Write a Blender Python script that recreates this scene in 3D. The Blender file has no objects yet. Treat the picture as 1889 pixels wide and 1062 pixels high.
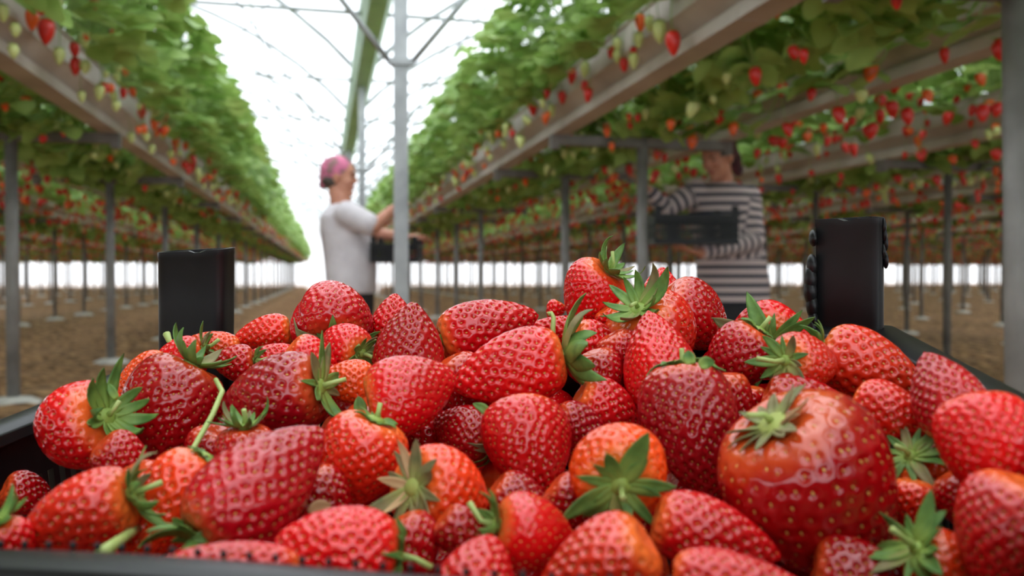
import bpy, math, random
import numpy as np
from mathutils import Vector, Matrix

SC = bpy.context.scene
COL = SC.collection
PI = math.pi
F_PX, CXP, CYP = 1525.0, 944.5, 531.0
CAM = np.array([0.0, 0.0, 0.57])
YAW = math.atan(346.5 / 1525.0)      # camera turned to the right of the rows
PITCH = math.atan(24.0 / 1525.0)     # camera tipped slightly down


def c2w(v):
    x, y, z = v
    y, z = y * math.cos(PITCH) + z * math.sin(PITCH), -y * math.sin(PITCH) + z * math.cos(PITCH)
    return np.array([x * math.cos(YAW) + y * math.sin(YAW), -x * math.sin(YAW) + y * math.cos(YAW), z])


def P(px, py, d):
    """world point seen at reference pixel px,py at distance d along the lens axis (used to read the layout off)"""
    return c2w(((px - CXP) / F_PX * d, d, -(py - CYP) / F_PX * d)) + CAM


def w2p(p):
    q = np.asarray(p, float) - CAM
    x = q[..., 0] * math.cos(YAW) - q[..., 1] * math.sin(YAW)
    y = q[..., 0] * math.sin(YAW) + q[..., 1] * math.cos(YAW)
    z = q[..., 2]
    y, z = y * math.cos(PITCH) - z * math.sin(PITCH), y * math.sin(PITCH) + z * math.cos(PITCH)
    return CXP + F_PX * x / np.maximum(y, 1e-3), CYP - F_PX * z / np.maximum(y, 1e-3), y


# ------------------------------------------------------------------ mesh helpers
class MB:
    """collects vertices and faces of one mesh"""
    def __init__(s):
        s.V = []; s.n = 0; s.Fs = []; s.mi = []; s.A = []

    def add(s, V, F, mi=0, attr=None):
        V = np.asarray(V, float).reshape(-1, 3)
        for f in (F if isinstance(F, list) else [F]):
            f = np.asarray(f, np.int64)
            if f.size == 0: continue
            s.Fs.append(f + s.n)
            s.mi.append(np.full(len(f), mi, np.int32) if np.isscalar(mi) else np.asarray(mi, np.int32))
        s.V.append(V); s.n += len(V)
        s.A.append(np.zeros(len(V)) if attr is None else (np.full(len(V), attr) if np.isscalar(attr) else np.asarray(attr, float)))
        return s

    def box(s, c, d, M=None, mi=0, attr=None):
        c = np.array(c, float); h = np.array(d, float) / 2
        v = np.array([[x, y, z] for x in (-1, 1) for y in (-1, 1) for z in (-1, 1)]) * h
        if M is not None: v = v @ np.asarray(M).T
        return s.add(v + c, np.array([[0, 1, 3, 2], [4, 6, 7, 5], [0, 4, 5, 1], [2, 3, 7, 6], [0, 2, 6, 4], [1, 5, 7, 3]]), mi, attr)

    def tube(s, pts, rad, n=12, mi=0, cap=True, attr=None, flat=1.0):
        pts = np.asarray(pts, float); m = len(pts)
        rad = np.full(m, rad) if np.isscalar(rad) else np.asarray(rad, float)
        t = np.gradient(pts, axis=0); t /= np.linalg.norm(t, axis=1)[:, None] + 1e-12
        ref = np.array([0, 0, 1.0]) if abs(t[0][2]) < .9 else np.array([1.0, 0, 0])
        u = np.cross(t[0], ref); u /= np.linalg.norm(u)
        a = np.linspace(0, 2 * PI, n, endpoint=False)
        V = []
        for i in range(m):
            u = u - t[i] * (u @ t[i]); u /= np.linalg.norm(u) + 1e-12
            w = np.cross(t[i], u)
            V.append(pts[i] + rad[i] * (np.cos(a)[:, None] * u + flat * np.sin(a)[:, None] * w))
        V = np.concatenate(V)
        i, j = np.meshgrid(np.arange(m - 1), np.arange(n), indexing='ij')
        q = np.stack([i * n + j, i * n + (j + 1) % n, (i + 1) * n + (j + 1) % n, (i + 1) * n + j], -1).reshape(-1, 4)
        Fs = [q]
        if cap:
            k = len(V); V = np.vstack([V, pts[0], pts[-1]])
            jj = np.arange(n)
            Fs += [np.stack([np.full(n, k), (jj + 1) % n, jj], 1), np.stack([np.full(n, k + 1), (m - 1) * n + jj, (m - 1) * n + (jj + 1) % n], 1)]
        return s.add(V, Fs, mi, attr)

    def prism(s, poly, z0, z1, mi=0, axis=2, attr=None):
        """closed polygon extruded along an axis"""
        poly = np.asarray(poly, float); n = len(poly)
        def mk(z):
            if axis == 2: return np.c_[poly, np.full(n, z)]
            if axis == 1: return np.c_[poly[:, 0], np.full(n, z), poly[:, 1]]
            return np.c_[np.full(n, z), poly]
        V = np.vstack([mk(z0), mk(z1)])
        j = np.arange(n)
        s.add(V, [np.stack([j, (j + 1) % n, n + (j + 1) % n, n + j], 1), j[None, ::-1].copy(), (n + j)[None]], mi, attr)
        return s

    def loft(s, rings, mi=0, closed=True, cap0=True, cap1=True, attr=None):
        """rings: list of (n,3) arrays"""
        m = len(rings); n = len(rings[0]); V = np.concatenate(rings)
        i, j = np.meshgrid(np.arange(m - 1), np.arange(n if closed else n - 1), indexing='ij')
        q = np.stack([i * n + j, i * n + (j + 1) % n, (i + 1) * n + (j + 1) % n, (i + 1) * n + j], -1).reshape(-1, 4)
        Fs = [q]
        if cap0: Fs.append(np.arange(n)[None, ::-1].copy())
        if cap1: Fs.append(((m - 1) * n + np.arange(n))[None])
        return s.add(V, Fs, mi, attr)

    def ball(s, c, r, nu=8, nv=12, mi=0, M=None, attr=None):
        u = np.linspace(0, PI, nu + 1)[1:-1]; v = np.linspace(0, 2 * PI, nv, endpoint=False)
        U, W = np.meshgrid(u, v, indexing='ij')
        g = np.stack([np.sin(U) * np.cos(W), np.sin(U) * np.sin(W), np.cos(U)], -1).reshape(-1, 3)
        g = np.vstack([g, [0, 0, 1], [0, 0, -1]]) * np.array(r, float)
        if M is not None: g = g @ np.asarray(M).T
        m = nu - 1
        i, j = np.meshgrid(np.arange(m - 1), np.arange(nv), indexing='ij')
        q = np.stack([i * nv + j, (i + 1) * nv + j, (i + 1) * nv + (j + 1) % nv, i * nv + (j + 1) % nv], -1).reshape(-1, 4)
        j = np.arange(nv); k = m * nv
        t0 = np.stack([np.full(nv, k), j, (j + 1) % nv], 1); t1 = np.stack([np.full(nv, k + 1), (m - 1) * nv + (j + 1) % nv, (m - 1) * nv + j], 1)
        return s.add(g + np.array(c, float), [q, t0, t1], mi, attr)

    def mesh(s, name, mats, smooth=True, attr_name=None):
        V = np.concatenate(s.V); me = bpy.data.meshes.new(name)
        me.vertices.add(len(V)); me.vertices.foreach_set('co', V.astype(np.float32).ravel())
        sizes = np.concatenate([np.full(len(f), f.shape[1], np.int32) for f in s.Fs])
        idx = np.concatenate([f.ravel() for f in s.Fs]).astype(np.int32)
        me.loops.add(len(idx)); me.loops.foreach_set('vertex_index', idx)
        me.polygons.add(len(sizes))
        me.polygons.foreach_set('loop_start', np.r_[0, np.cumsum(sizes)[:-1]].astype(np.int32))
        me.polygons.foreach_set('material_index', np.concatenate(s.mi))
        me.polygons.foreach_set('use_smooth', np.full(len(sizes), smooth))
        for m in (mats if isinstance(mats, (list, tuple)) else [mats]): me.materials.append(m)
        if attr_name:
            a = me.attributes.new(attr_name, 'FLOAT', 'POINT'); a.data.foreach_set('value', np.concatenate(s.A).astype(np.float32))
        me.update(calc_edges=True); me.validate()
        return me

    def obj(s, name, mats, parent=None, smooth=True, attr_name=None):
        return link(name, s.mesh(name, mats, smooth, attr_name), parent)


def link(name, data, parent=None):
    o = bpy.data.objects.new(name, data); COL.objects.link(o)
    if parent is not None: o.parent = parent
    return o


def thing(name, label, cat, loc=(0, 0, 0), group=None):
    o = link(name, None); o.location = loc; o.empty_display_size = .05
    return tag(o, label, cat, group)


def tag(o, label, cat, group=None, kind=None):
    o['label'] = label; o['category'] = cat
    if group: o['group'] = group
    if kind: o['kind'] = kind
    return o


def struct(o):
    o['kind'] = 'structure'; return o


def auto_sharp(o, deg=35):
    me = o.data
    try: me.set_sharp_from_angle(angle=math.radians(deg))
    except Exception: pass
    return o


# ------------------------------------------------------------------ materials
def mat(name, col=(.5, .5, .5), rough=.5, metal=0, spec=.5, **kw):
    m = bpy.data.materials.new(name); m.use_nodes = True
    b = m.node_tree.nodes['Principled BSDF']
    b.inputs['Base Color'].default_value = (*col, 1); b.inputs['Roughness'].default_value = rough
    b.inputs['Metallic'].default_value = metal; b.inputs['Specular IOR Level'].default_value = spec
    for k, v in kw.items(): b.inputs[k.replace('_', ' ')].default_value = v
    return m


def N(m, t, **kw):
    n = m.node_tree.nodes.new(t)
    for k, v in kw.items(): setattr(n, k, v)
    return n


def noisy(m, c1, c2, scale=8, detail=4, lo=.35, hi=.65, rough=None, bump=0, space='Object', dist=.002, c3=None):
    nt = m.node_tree; L = nt.links; b = nt.nodes['Principled BSDF']
    tc = N(m, 'ShaderNodeTexCoord'); no = N(m, 'ShaderNodeTexNoise'); no.inputs['Scale'].default_value = scale; no.inputs['Detail'].default_value = detail
    if space == 'World':
        g = N(m, 'ShaderNodeNewGeometry'); L.new(g.outputs['Position'], no.inputs['Vector'])
    else: L.new(tc.outputs[space], no.inputs['Vector'])
    r = N(m, 'ShaderNodeValToRGB'); e = r.color_ramp.elements
    e[0].position = lo; e[0].color = (*c1, 1); e[1].position = hi; e[1].color = (*c2, 1)
    if c3:
        k = e.new((lo + hi) / 2); k.color = (*c3, 1)
    L.new(no.outputs['Fac'], r.inputs['Fac']); L.new(r.outputs['Color'], b.inputs['Base Color'])
    if bump:
        bp = N(m, 'ShaderNodeBump'); bp.inputs['Strength'].default_value = bump; bp.inputs['Distance'].default_value = dist
        L.new(no.outputs['Fac'], bp.inputs['Height']); L.new(bp.outputs['Normal'], b.inputs['Normal'])
    return m


def berry_material():
    m = mat('berry_skin', rough=.12, spec=.72)
    nt = m.node_tree; L = nt.links; b = nt.nodes['Principled BSDF']
    oi = N(m, 'ShaderNodeObjectInfo'); at = N(m, 'ShaderNodeAttribute', attribute_name='t')
    tc = N(m, 'ShaderNodeTexCoord'); no = N(m, 'ShaderNodeTexNoise'); no.inputs['Scale'].default_value = 55; no.inputs['Detail'].default_value = 2
    L.new(tc.outputs['Object'], no.inputs['Vector'])
    # paler flesh close to the cap, with an uneven edge
    ad = N(m, 'ShaderNodeMath', operation='MULTIPLY_ADD'); ad.inputs[1].default_value = -.22; L.new(no.outputs['Fac'], ad.inputs[0]); L.new(at.outputs['Fac'], ad.inputs[2])
    mr = N(m, 'ShaderNodeMapRange', interpolation_type='SMOOTHSTEP'); mr.inputs['From Min'].default_value = -.13; mr.inputs['From Max'].default_value = .03
    mr.inputs['To Min'].default_value = 1; mr.inputs['To Max'].default_value = 0
    L.new(ad.outputs[0], mr.inputs['Value'])
    mu = N(m, 'ShaderNodeMath', operation='MULTIPLY'); L.new(mr.outputs[0], mu.inputs[0]); L.new(oi.outputs['Alpha'], mu.inputs[1])
    n2 = N(m, 'ShaderNodeTexNoise'); n2.inputs['Scale'].default_value = 30; L.new(tc.outputs['Object'], n2.inputs['Vector'])
    hs = N(m, 'ShaderNodeHueSaturation'); L.new(oi.outputs['Color'], hs.inputs['Color'])
    vr = N(m, 'ShaderNodeMapRange'); vr.inputs['From Min'].default_value = .3; vr.inputs['From Max'].default_value = .7; vr.inputs['To Min'].default_value = .8; vr.inputs['To Max'].default_value = 1.2
    L.new(n2.outputs['Fac'], vr.inputs['Value']); L.new(vr.outputs[0], hs.inputs['Value'])
    mx = N(m, 'ShaderNodeMix', data_type='RGBA'); L.new(mu.outputs[0], mx.inputs['Factor']); L.new(hs.outputs['Color'], mx.inputs['A']); mx.inputs['B'].default_value = (.88, .165, .025, 1)
    L.new(mx.outputs['Result'], b.inputs['Base Color'])
    b.inputs['Subsurface Weight'].default_value = .12; b.inputs['Subsurface Radius'].default_value = (1, .25, .1); b.inputs['Subsurface Scale'].default_value = .004
    return m


def leafy(name, c1, c2, trans=.35, rough=.45, scale=9, space='Object', attr=None, pale=None):
    m = mat(name, c1, rough, spec=.4); noisy(m, c1, c2, scale, 3, .3, .7, space=space)
    nt = m.node_tree; L = nt.links; b = nt.nodes['Principled BSDF']
    src = b.inputs['Base Color'].links[0].from_socket
    if attr:
        at = N(m, 'ShaderNodeAttribute', attribute_name=attr)
        mr = N(m, 'ShaderNodeMapRange'); mr.inputs['From Min'].default_value = .0; mr.inputs['From Max'].default_value = .55; mr.inputs['To Min'].default_value = 1; mr.inputs['To Max'].default_value = 0
        L.new(at.outputs['Fac'], mr.inputs['Value'])
        mx = N(m, 'ShaderNodeMix', data_type='RGBA'); L.new(mr.outputs[0], mx.inputs['Factor']); L.new(src, mx.inputs['A']); mx.inputs['B'].default_value = (*pale, 1)
        L.new(mx.outputs['Result'], b.inputs['Base Color']); src = mx.outputs['Result']
    tr = N(m, 'ShaderNodeBsdfTranslucent'); L.new(src, tr.inputs['Color'])
    ms = N(m, 'ShaderNodeMixShader'); ms.inputs[0].default_value = trans
    L.new(b.outputs[0], ms.inputs[1]); L.new(tr.outputs[0], ms.inputs[2]); L.new(ms.outputs[0], nt.nodes['Material Output'].inputs['Surface'])
    return m


def film_material(name, trans):
    m = bpy.data.materials.new(name); m.use_nodes = True; nt = m.node_tree; L = nt.links
    nt.nodes.remove(nt.nodes['Principled BSDF'])
    a = N(m, 'ShaderNodeBsdfTransparent'); a.inputs[0].default_value = (.97, .985, 1, 1)
    b = N(m, 'ShaderNodeBsdfTranslucent'); b.inputs[0].default_value = (.90, .95, 1, 1)
    ms = N(m, 'ShaderNodeMixShader'); ms.inputs[0].default_value = 1 - trans
    L.new(a.outputs[0], ms.inputs[1]); L.new(b.outputs[0], ms.inputs[2]); L.new(ms.outputs[0], nt.nodes['Material Output'].inputs['Surface'])
    return m


M_BERRY = berry_material()
M_SEED = noisy(mat('berry_seed', rough=.4), (.50, .13, .02), (.70, .42, .09), 300, 1)
M_CAP = leafy('cap_leaf', (.085, .20, .04), (.20, .36, .08), .25, .45, 160, attr='t', pale=(.36, .50, .10))
M_CAPDRY = leafy('cap_leaf_withered', (.16, .19, .07), (.35, .27, .13), .2, .6, 160, attr='t', pale=(.42, .48, .12))
M_STALK = noisy(mat('fruit_stalk', rough=.5), (.30, .42, .10), (.45, .52, .18), 60)
M_DRY = noisy(mat('dry_sepal', rough=.8), (.35, .18, .08), (.55, .36, .18), 80)
M_BLACK = noisy(mat('black_crate_plastic', rough=.36, spec=.32), (.005, .005, .0055), (.010, .010, .011), 40, 5, bump=.15, dist=.0006)
M_GUT = noisy(mat('gutter_plastic', rough=.45), (.38, .32, .28), (.58, .52, .48), 3, 6)
M_STEEL = noisy(mat('galvanised_steel', rough=.5, metal=.35), (.30, .31, .32), (.44, .45, .46), 7, 6)
M_STEELD = noisy(mat('weathered_steel', rough=.6, metal=.2), (.13, .12, .112), (.22, .205, .19), 7, 6)
M_LEAF = leafy('strawberry_leaf', (.19, .35, .065), (.42, .59, .17), .30, .4, 6, space='World' if False else 'Object')
M_STEM = mat('plant_stem', (.30, .42, .12), .5)
M_RIPE = mat('hanging_fruit_red', (.62, .02, .012), .3)
M_ORNG = mat('hanging_fruit_orange', (.85, .13, .02), .3)
M_PALE = mat('hanging_fruit_unripe', (.55, .60, .22), .4)
M_SOIL = mat('soil', rough=.95)
M_FILM = film_material('greenhouse_film', .6)
M_FILMW = film_material('greenhouse_wall_film', .35)
M_DUCT = noisy(mat('roof_gutter_metal', rough=.5, metal=.2), (.34, .42, .37), (.46, .53, .48), 3)
M_FOOT = noisy(mat('footing_concrete', rough=.9), (.50, .47, .43), (.72, .69, .64), 12)
# ------------------------------------------------------------------ detailed strawberries of the heap
def berry_profile(t, b):
    return np.sin(PI * np.clip(t, 0, 1) ** .62) ** b


def berry_mesh(name, L, W, seed, cleft=0, spacing=None, nu=96, nv=168, point=.66, smoothish=1.0):
    rg = np.random.RandomState(seed)
    spacing = spacing or (.0031 + .0011 * rg.rand()) * (.65 + .35 * W / .035)
    ph = rg.rand(4) * 6.28; e2, e3, e5 = .045 * rg.rand() + .01, .035 * rg.rand(), .018 * rg.rand()
    skew = (rg.rand(2) - .5) * .14 * W
    blend = lambda t: (1 - t) ** 2
    def surf(t, p):
        b = .50 + (point - .50) * np.clip((t - .25) / .75, 0, 1)
        r = W / 2 * berry_profile(t, b)
        r = r * (1 + e2 * np.cos(2 * p + ph[0] + t) + e3 * np.cos(3 * p + ph[1] - 2 * t) + e5 * np.cos(5 * p + ph[2] + 3 * t))
        if cleft: r = r * (1 - cleft * (np.exp(-((p - 1.2) % (2 * PI) - PI) ** 2 / .10) + .8 * np.exp(-((p - 1.2 - PI) % (2 * PI) - PI) ** 2 / .10)) * (.35 + .65 * t))
        z = (t - .47) * L
        z = z + .10 * W * np.exp(-(r / (.16 * W)) ** 2) * (t < .3)        # dip under the cap
        x = r * np.cos(p) + skew[0] * t * t * 2; y = r * np.sin(p) + skew[1] * t * t * 2
        return np.stack([x, y, z], -1)
    u = np.linspace(0, 1, nu + 1); T = (1 - np.cos(PI * u)) / 2
    T = .6 * T + .4 * u
    T = T[1:-1]; p = np.linspace(0, 2 * PI, nv, endpoint=False)
    TT, PP = np.meshgrid(T, p, indexing='ij')
    V = surf(TT, PP)
    dt, dp = 1e-3, 1e-3
    def normal(t, p_):
        a = surf(np.clip(t + dt, 0, 1), p_) - surf(np.clip(t - dt, 0, 1), p_); b_ = surf(t, p_ + dp) - surf(t, p_ - dp)
        n = np.cross(b_, a); n = n / (np.linalg.norm(n, axis=-1, keepdims=True) + 1e-15)
        return n
    Nn = normal(TT, PP); cen = np.array([0, 0, 0.]);
    if (Nn * V).sum() < 0: Nn = -Nn; sg = -1
    else: sg = 1
    # seeds: spiral spacing, even by area
    tt = np.linspace(0, 1, 400); rr = W / 2 * berry_profile(tt, .55); ds = np.hypot(np.gradient(rr), np.gradient(tt) * L)
    cum = np.cumsum(rr * ds * 2 * PI); area = cum[-1]; cum = cum / cum[-1]
    ns = int(area / (spacing ** 2 * .92))
    k = (np.arange(ns) + .5) / ns
    k = k[k > .035]
    st = np.interp(k, cum, tt) + (rg.rand(len(k)) - .5) * .02
    sp = (np.arange(len(k)) * 2.39996 + rg.rand() * 6 + (rg.rand(len(k)) - .5) * .16) % (2 * PI)
    S = surf(st, sp); SN = normal(st, sp) * sg
    Vf = V.reshape(-1, 3); h = np.empty(len(Vf)); grow = np.clip(TT.ravel() / .22, .0, 1)
    for a in range(0, len(Vf), 4000):
        dd = np.linalg.norm(Vf[a:a + 4000, None] - S[None], axis=2)
        d1 = dd.min(1) / spacing
        h[a:a + 4000] = -np.exp(-(d1 / .26) ** 2) + .10 * np.clip(d1, 0, .5)
    depth = .34 * spacing * smoothish
    Vf = Vf + Nn.reshape(-1, 3) * (h * depth * (.35 + .65 * grow))[:, None]
    mb = MB(); m = len(T); nvv = nv
    i, j = np.meshgrid(np.arange(m - 1), np.arange(nvv), indexing='ij')
    q = np.stack([i * nvv + j, i * nvv + (j + 1) % nvv, (i + 1) * nvv + (j + 1) % nvv, (i + 1) * nvv + j], -1).reshape(-1, 4)
    V2 = np.vstack([Vf, surf(np.array([0.]), np.array([0.])), surf(np.array([1.]), np.array([0.]))]); K = m * nvv; j = np.arange(nvv)
    mb.add(V2, [q, np.stack([np.full(nvv, K), (j + 1) % nvv, j], 1), np.stack([np.full(nvv, K + 1), (m - 1) * nvv + j, (m - 1) * nvv + (j + 1) % nvv], 1)], 0, np.r_[TT.ravel(), 0, 1])
    # the seeds sit in the dimples
    base = MB().ball((0, 0, 0), (.00030, .00024, .00048), 4, 6); bV = base.V[0]; bF = base.Fs
    tang = np.gradient(np.zeros(1)) if 0 else None
    ax = surf(np.clip(st + 1e-3, 0, 1), sp) - surf(st - 1e-3, sp); ax /= np.linalg.norm(ax, axis=1)[:, None] + 1e-12
    by = SN; bx = np.cross(ax, by)
    sc = spacing / .0038 * 1.05
    VV = S[:, None] - SN[:, None] * (depth * .55) + sc * (bV[None, :, 0:1] * bx[:, None] + bV[None, :, 1:2] * by[:, None] + bV[None, :, 2:3] * ax[:, None])
    nb = len(bV); off = np.arange(len(S)) * nb
    mb.add(VV.reshape(-1, 3), [(f[None] + off[:, None, None]).reshape(-1, f.shape[1]) for f in bF], 1, .8)
    if sg > 0 or True:
        pass
    me = mb.mesh(name, [M_BERRY, M_SEED], True, 't')
    return me, surf


def calyx_mesh(L, W, seed, style, mats, n=None, stub=.006):
    rg = np.random.RandomState(seed + 77); mb = MB()
    n = n or (15 if seed == 52 else rg.randint(10, 14))
    z0 = -.47 * L - .0006 + .05 * W
    base = rg.rand() * 6.28
    lenm = {'u': .62, 'f': .60, 'h': .50}[style] * W
    lenm = min(max(lenm, .011), .024) * {7: .7, 10: .6, 34: .7, 51: .7, 56: .7, 24: .66, 32: 1.4, 52: 1.2, 59: 1.3, 61: 1.25, 2: .85, 27: 1.15, 54: .8}.get(seed, 1)
    for k in range(n):
        phi = base + k * 2 * PI / n + (rg.rand() - .5) * .35
        ln = lenm * (.62 + .5 * rg.rand()); wd = ln * (.10 + .07 * rg.rand())
        if k % 2: ln *= .85
        m = 9; s = np.linspace(0, 1, m)
        curl = rg.randn() * .35
        if style == 'u': el = .15 + (1.0 + .35 * rg.randn()) * s ** 1.1 + curl * s ** 2
        elif style == 'f': el = .10 + (.25 + .3 * rg.randn()) * s + curl * 1.2 * s ** 2
        else: el = .05 - (1.0 + .2 * rg.randn()) * s + .8 * np.clip(s - .7, 0, 1)
        seg = ln / (m - 1); rad = np.r_[0, np.cumsum(np.cos((el[1:] + el[:-1]) / 2) * seg)] + .0012; zz = z0 - np.r_[0, np.cumsum(np.sin((el[1:] + el[:-1]) / 2) * seg)]
        # never sink into the fruit: stay above the shoulder surface
        tz = np.linspace(0, .5, 60); rb = W / 2 * berry_profile(tz, .5); zb = (tz - .47) * L + .10 * W * np.exp(-(rb / (.16 * W)) ** 2)
        lim = np.interp(rad, rb, zb, right=1) - .0009
        zz = np.minimum(zz, lim)
        w = wd * np.sin(PI * np.clip(.08 + s * .92, 0, 1) ** .8) ** .75
        twist = rg.randn() * .5 * s
        d = np.array([math.cos(phi), math.sin(phi), 0]); c = np.array([-math.sin(phi), math.cos(phi), 0])
        mid = rad[:, None] * d + zz[:, None] * np.array([0, 0, 1.])
        nrm = np.stack([-np.sin(el)[:, None] * 0 + 0 * d for _ in range(1)])[0]
        up = np.array([0, 0, -1.])
        acr = c[None] * np.cos(twist)[:, None] + up[None] * np.sin(twist)[:, None]
        rings = []
        for side in (-1, -.5, 0, .5, 1):
            rings.append(mid + acr * (w * side)[:, None] + up * (abs(side) * w * .35)[:, None])
        V = np.stack(rings, 1).reshape(-1, 3)
        i, j = np.meshgrid(np.arange(m - 1), np.arange(4), indexing='ij')
        q = np.stack([i * 5 + j, i * 5 + j + 1, (i + 1) * 5 + j + 1, (i + 1) * 5 + j], -1).reshape(-1, 4)
        mb.add(V, q, 1 if (len(mats) > 1 and rg.rand() < .15) else 0, np.repeat(s, 5) * (.9 + .2 * rg.rand()))
    mb.ball((0, 0, z0 - .0002), (.0035 * W / .035, .0035 * W / .035, .0014), 6, 12, 0, attr=.0)
    return mb.mesh('calyx', mats, True, 't')


def frame_from_axis(ax, roll):
    z = Vector(ax).normalized(); h = Vector((0, 0, 1)) if abs(z.z) < .95 else Vector((1, 0, 0))
    x = h.cross(z).normalized(); y = z.cross(x)
    M = Matrix((x, y, z)).transposed()
    return (M @ Matrix.Rotation(roll, 3, 'Z')).to_4x4()


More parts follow.
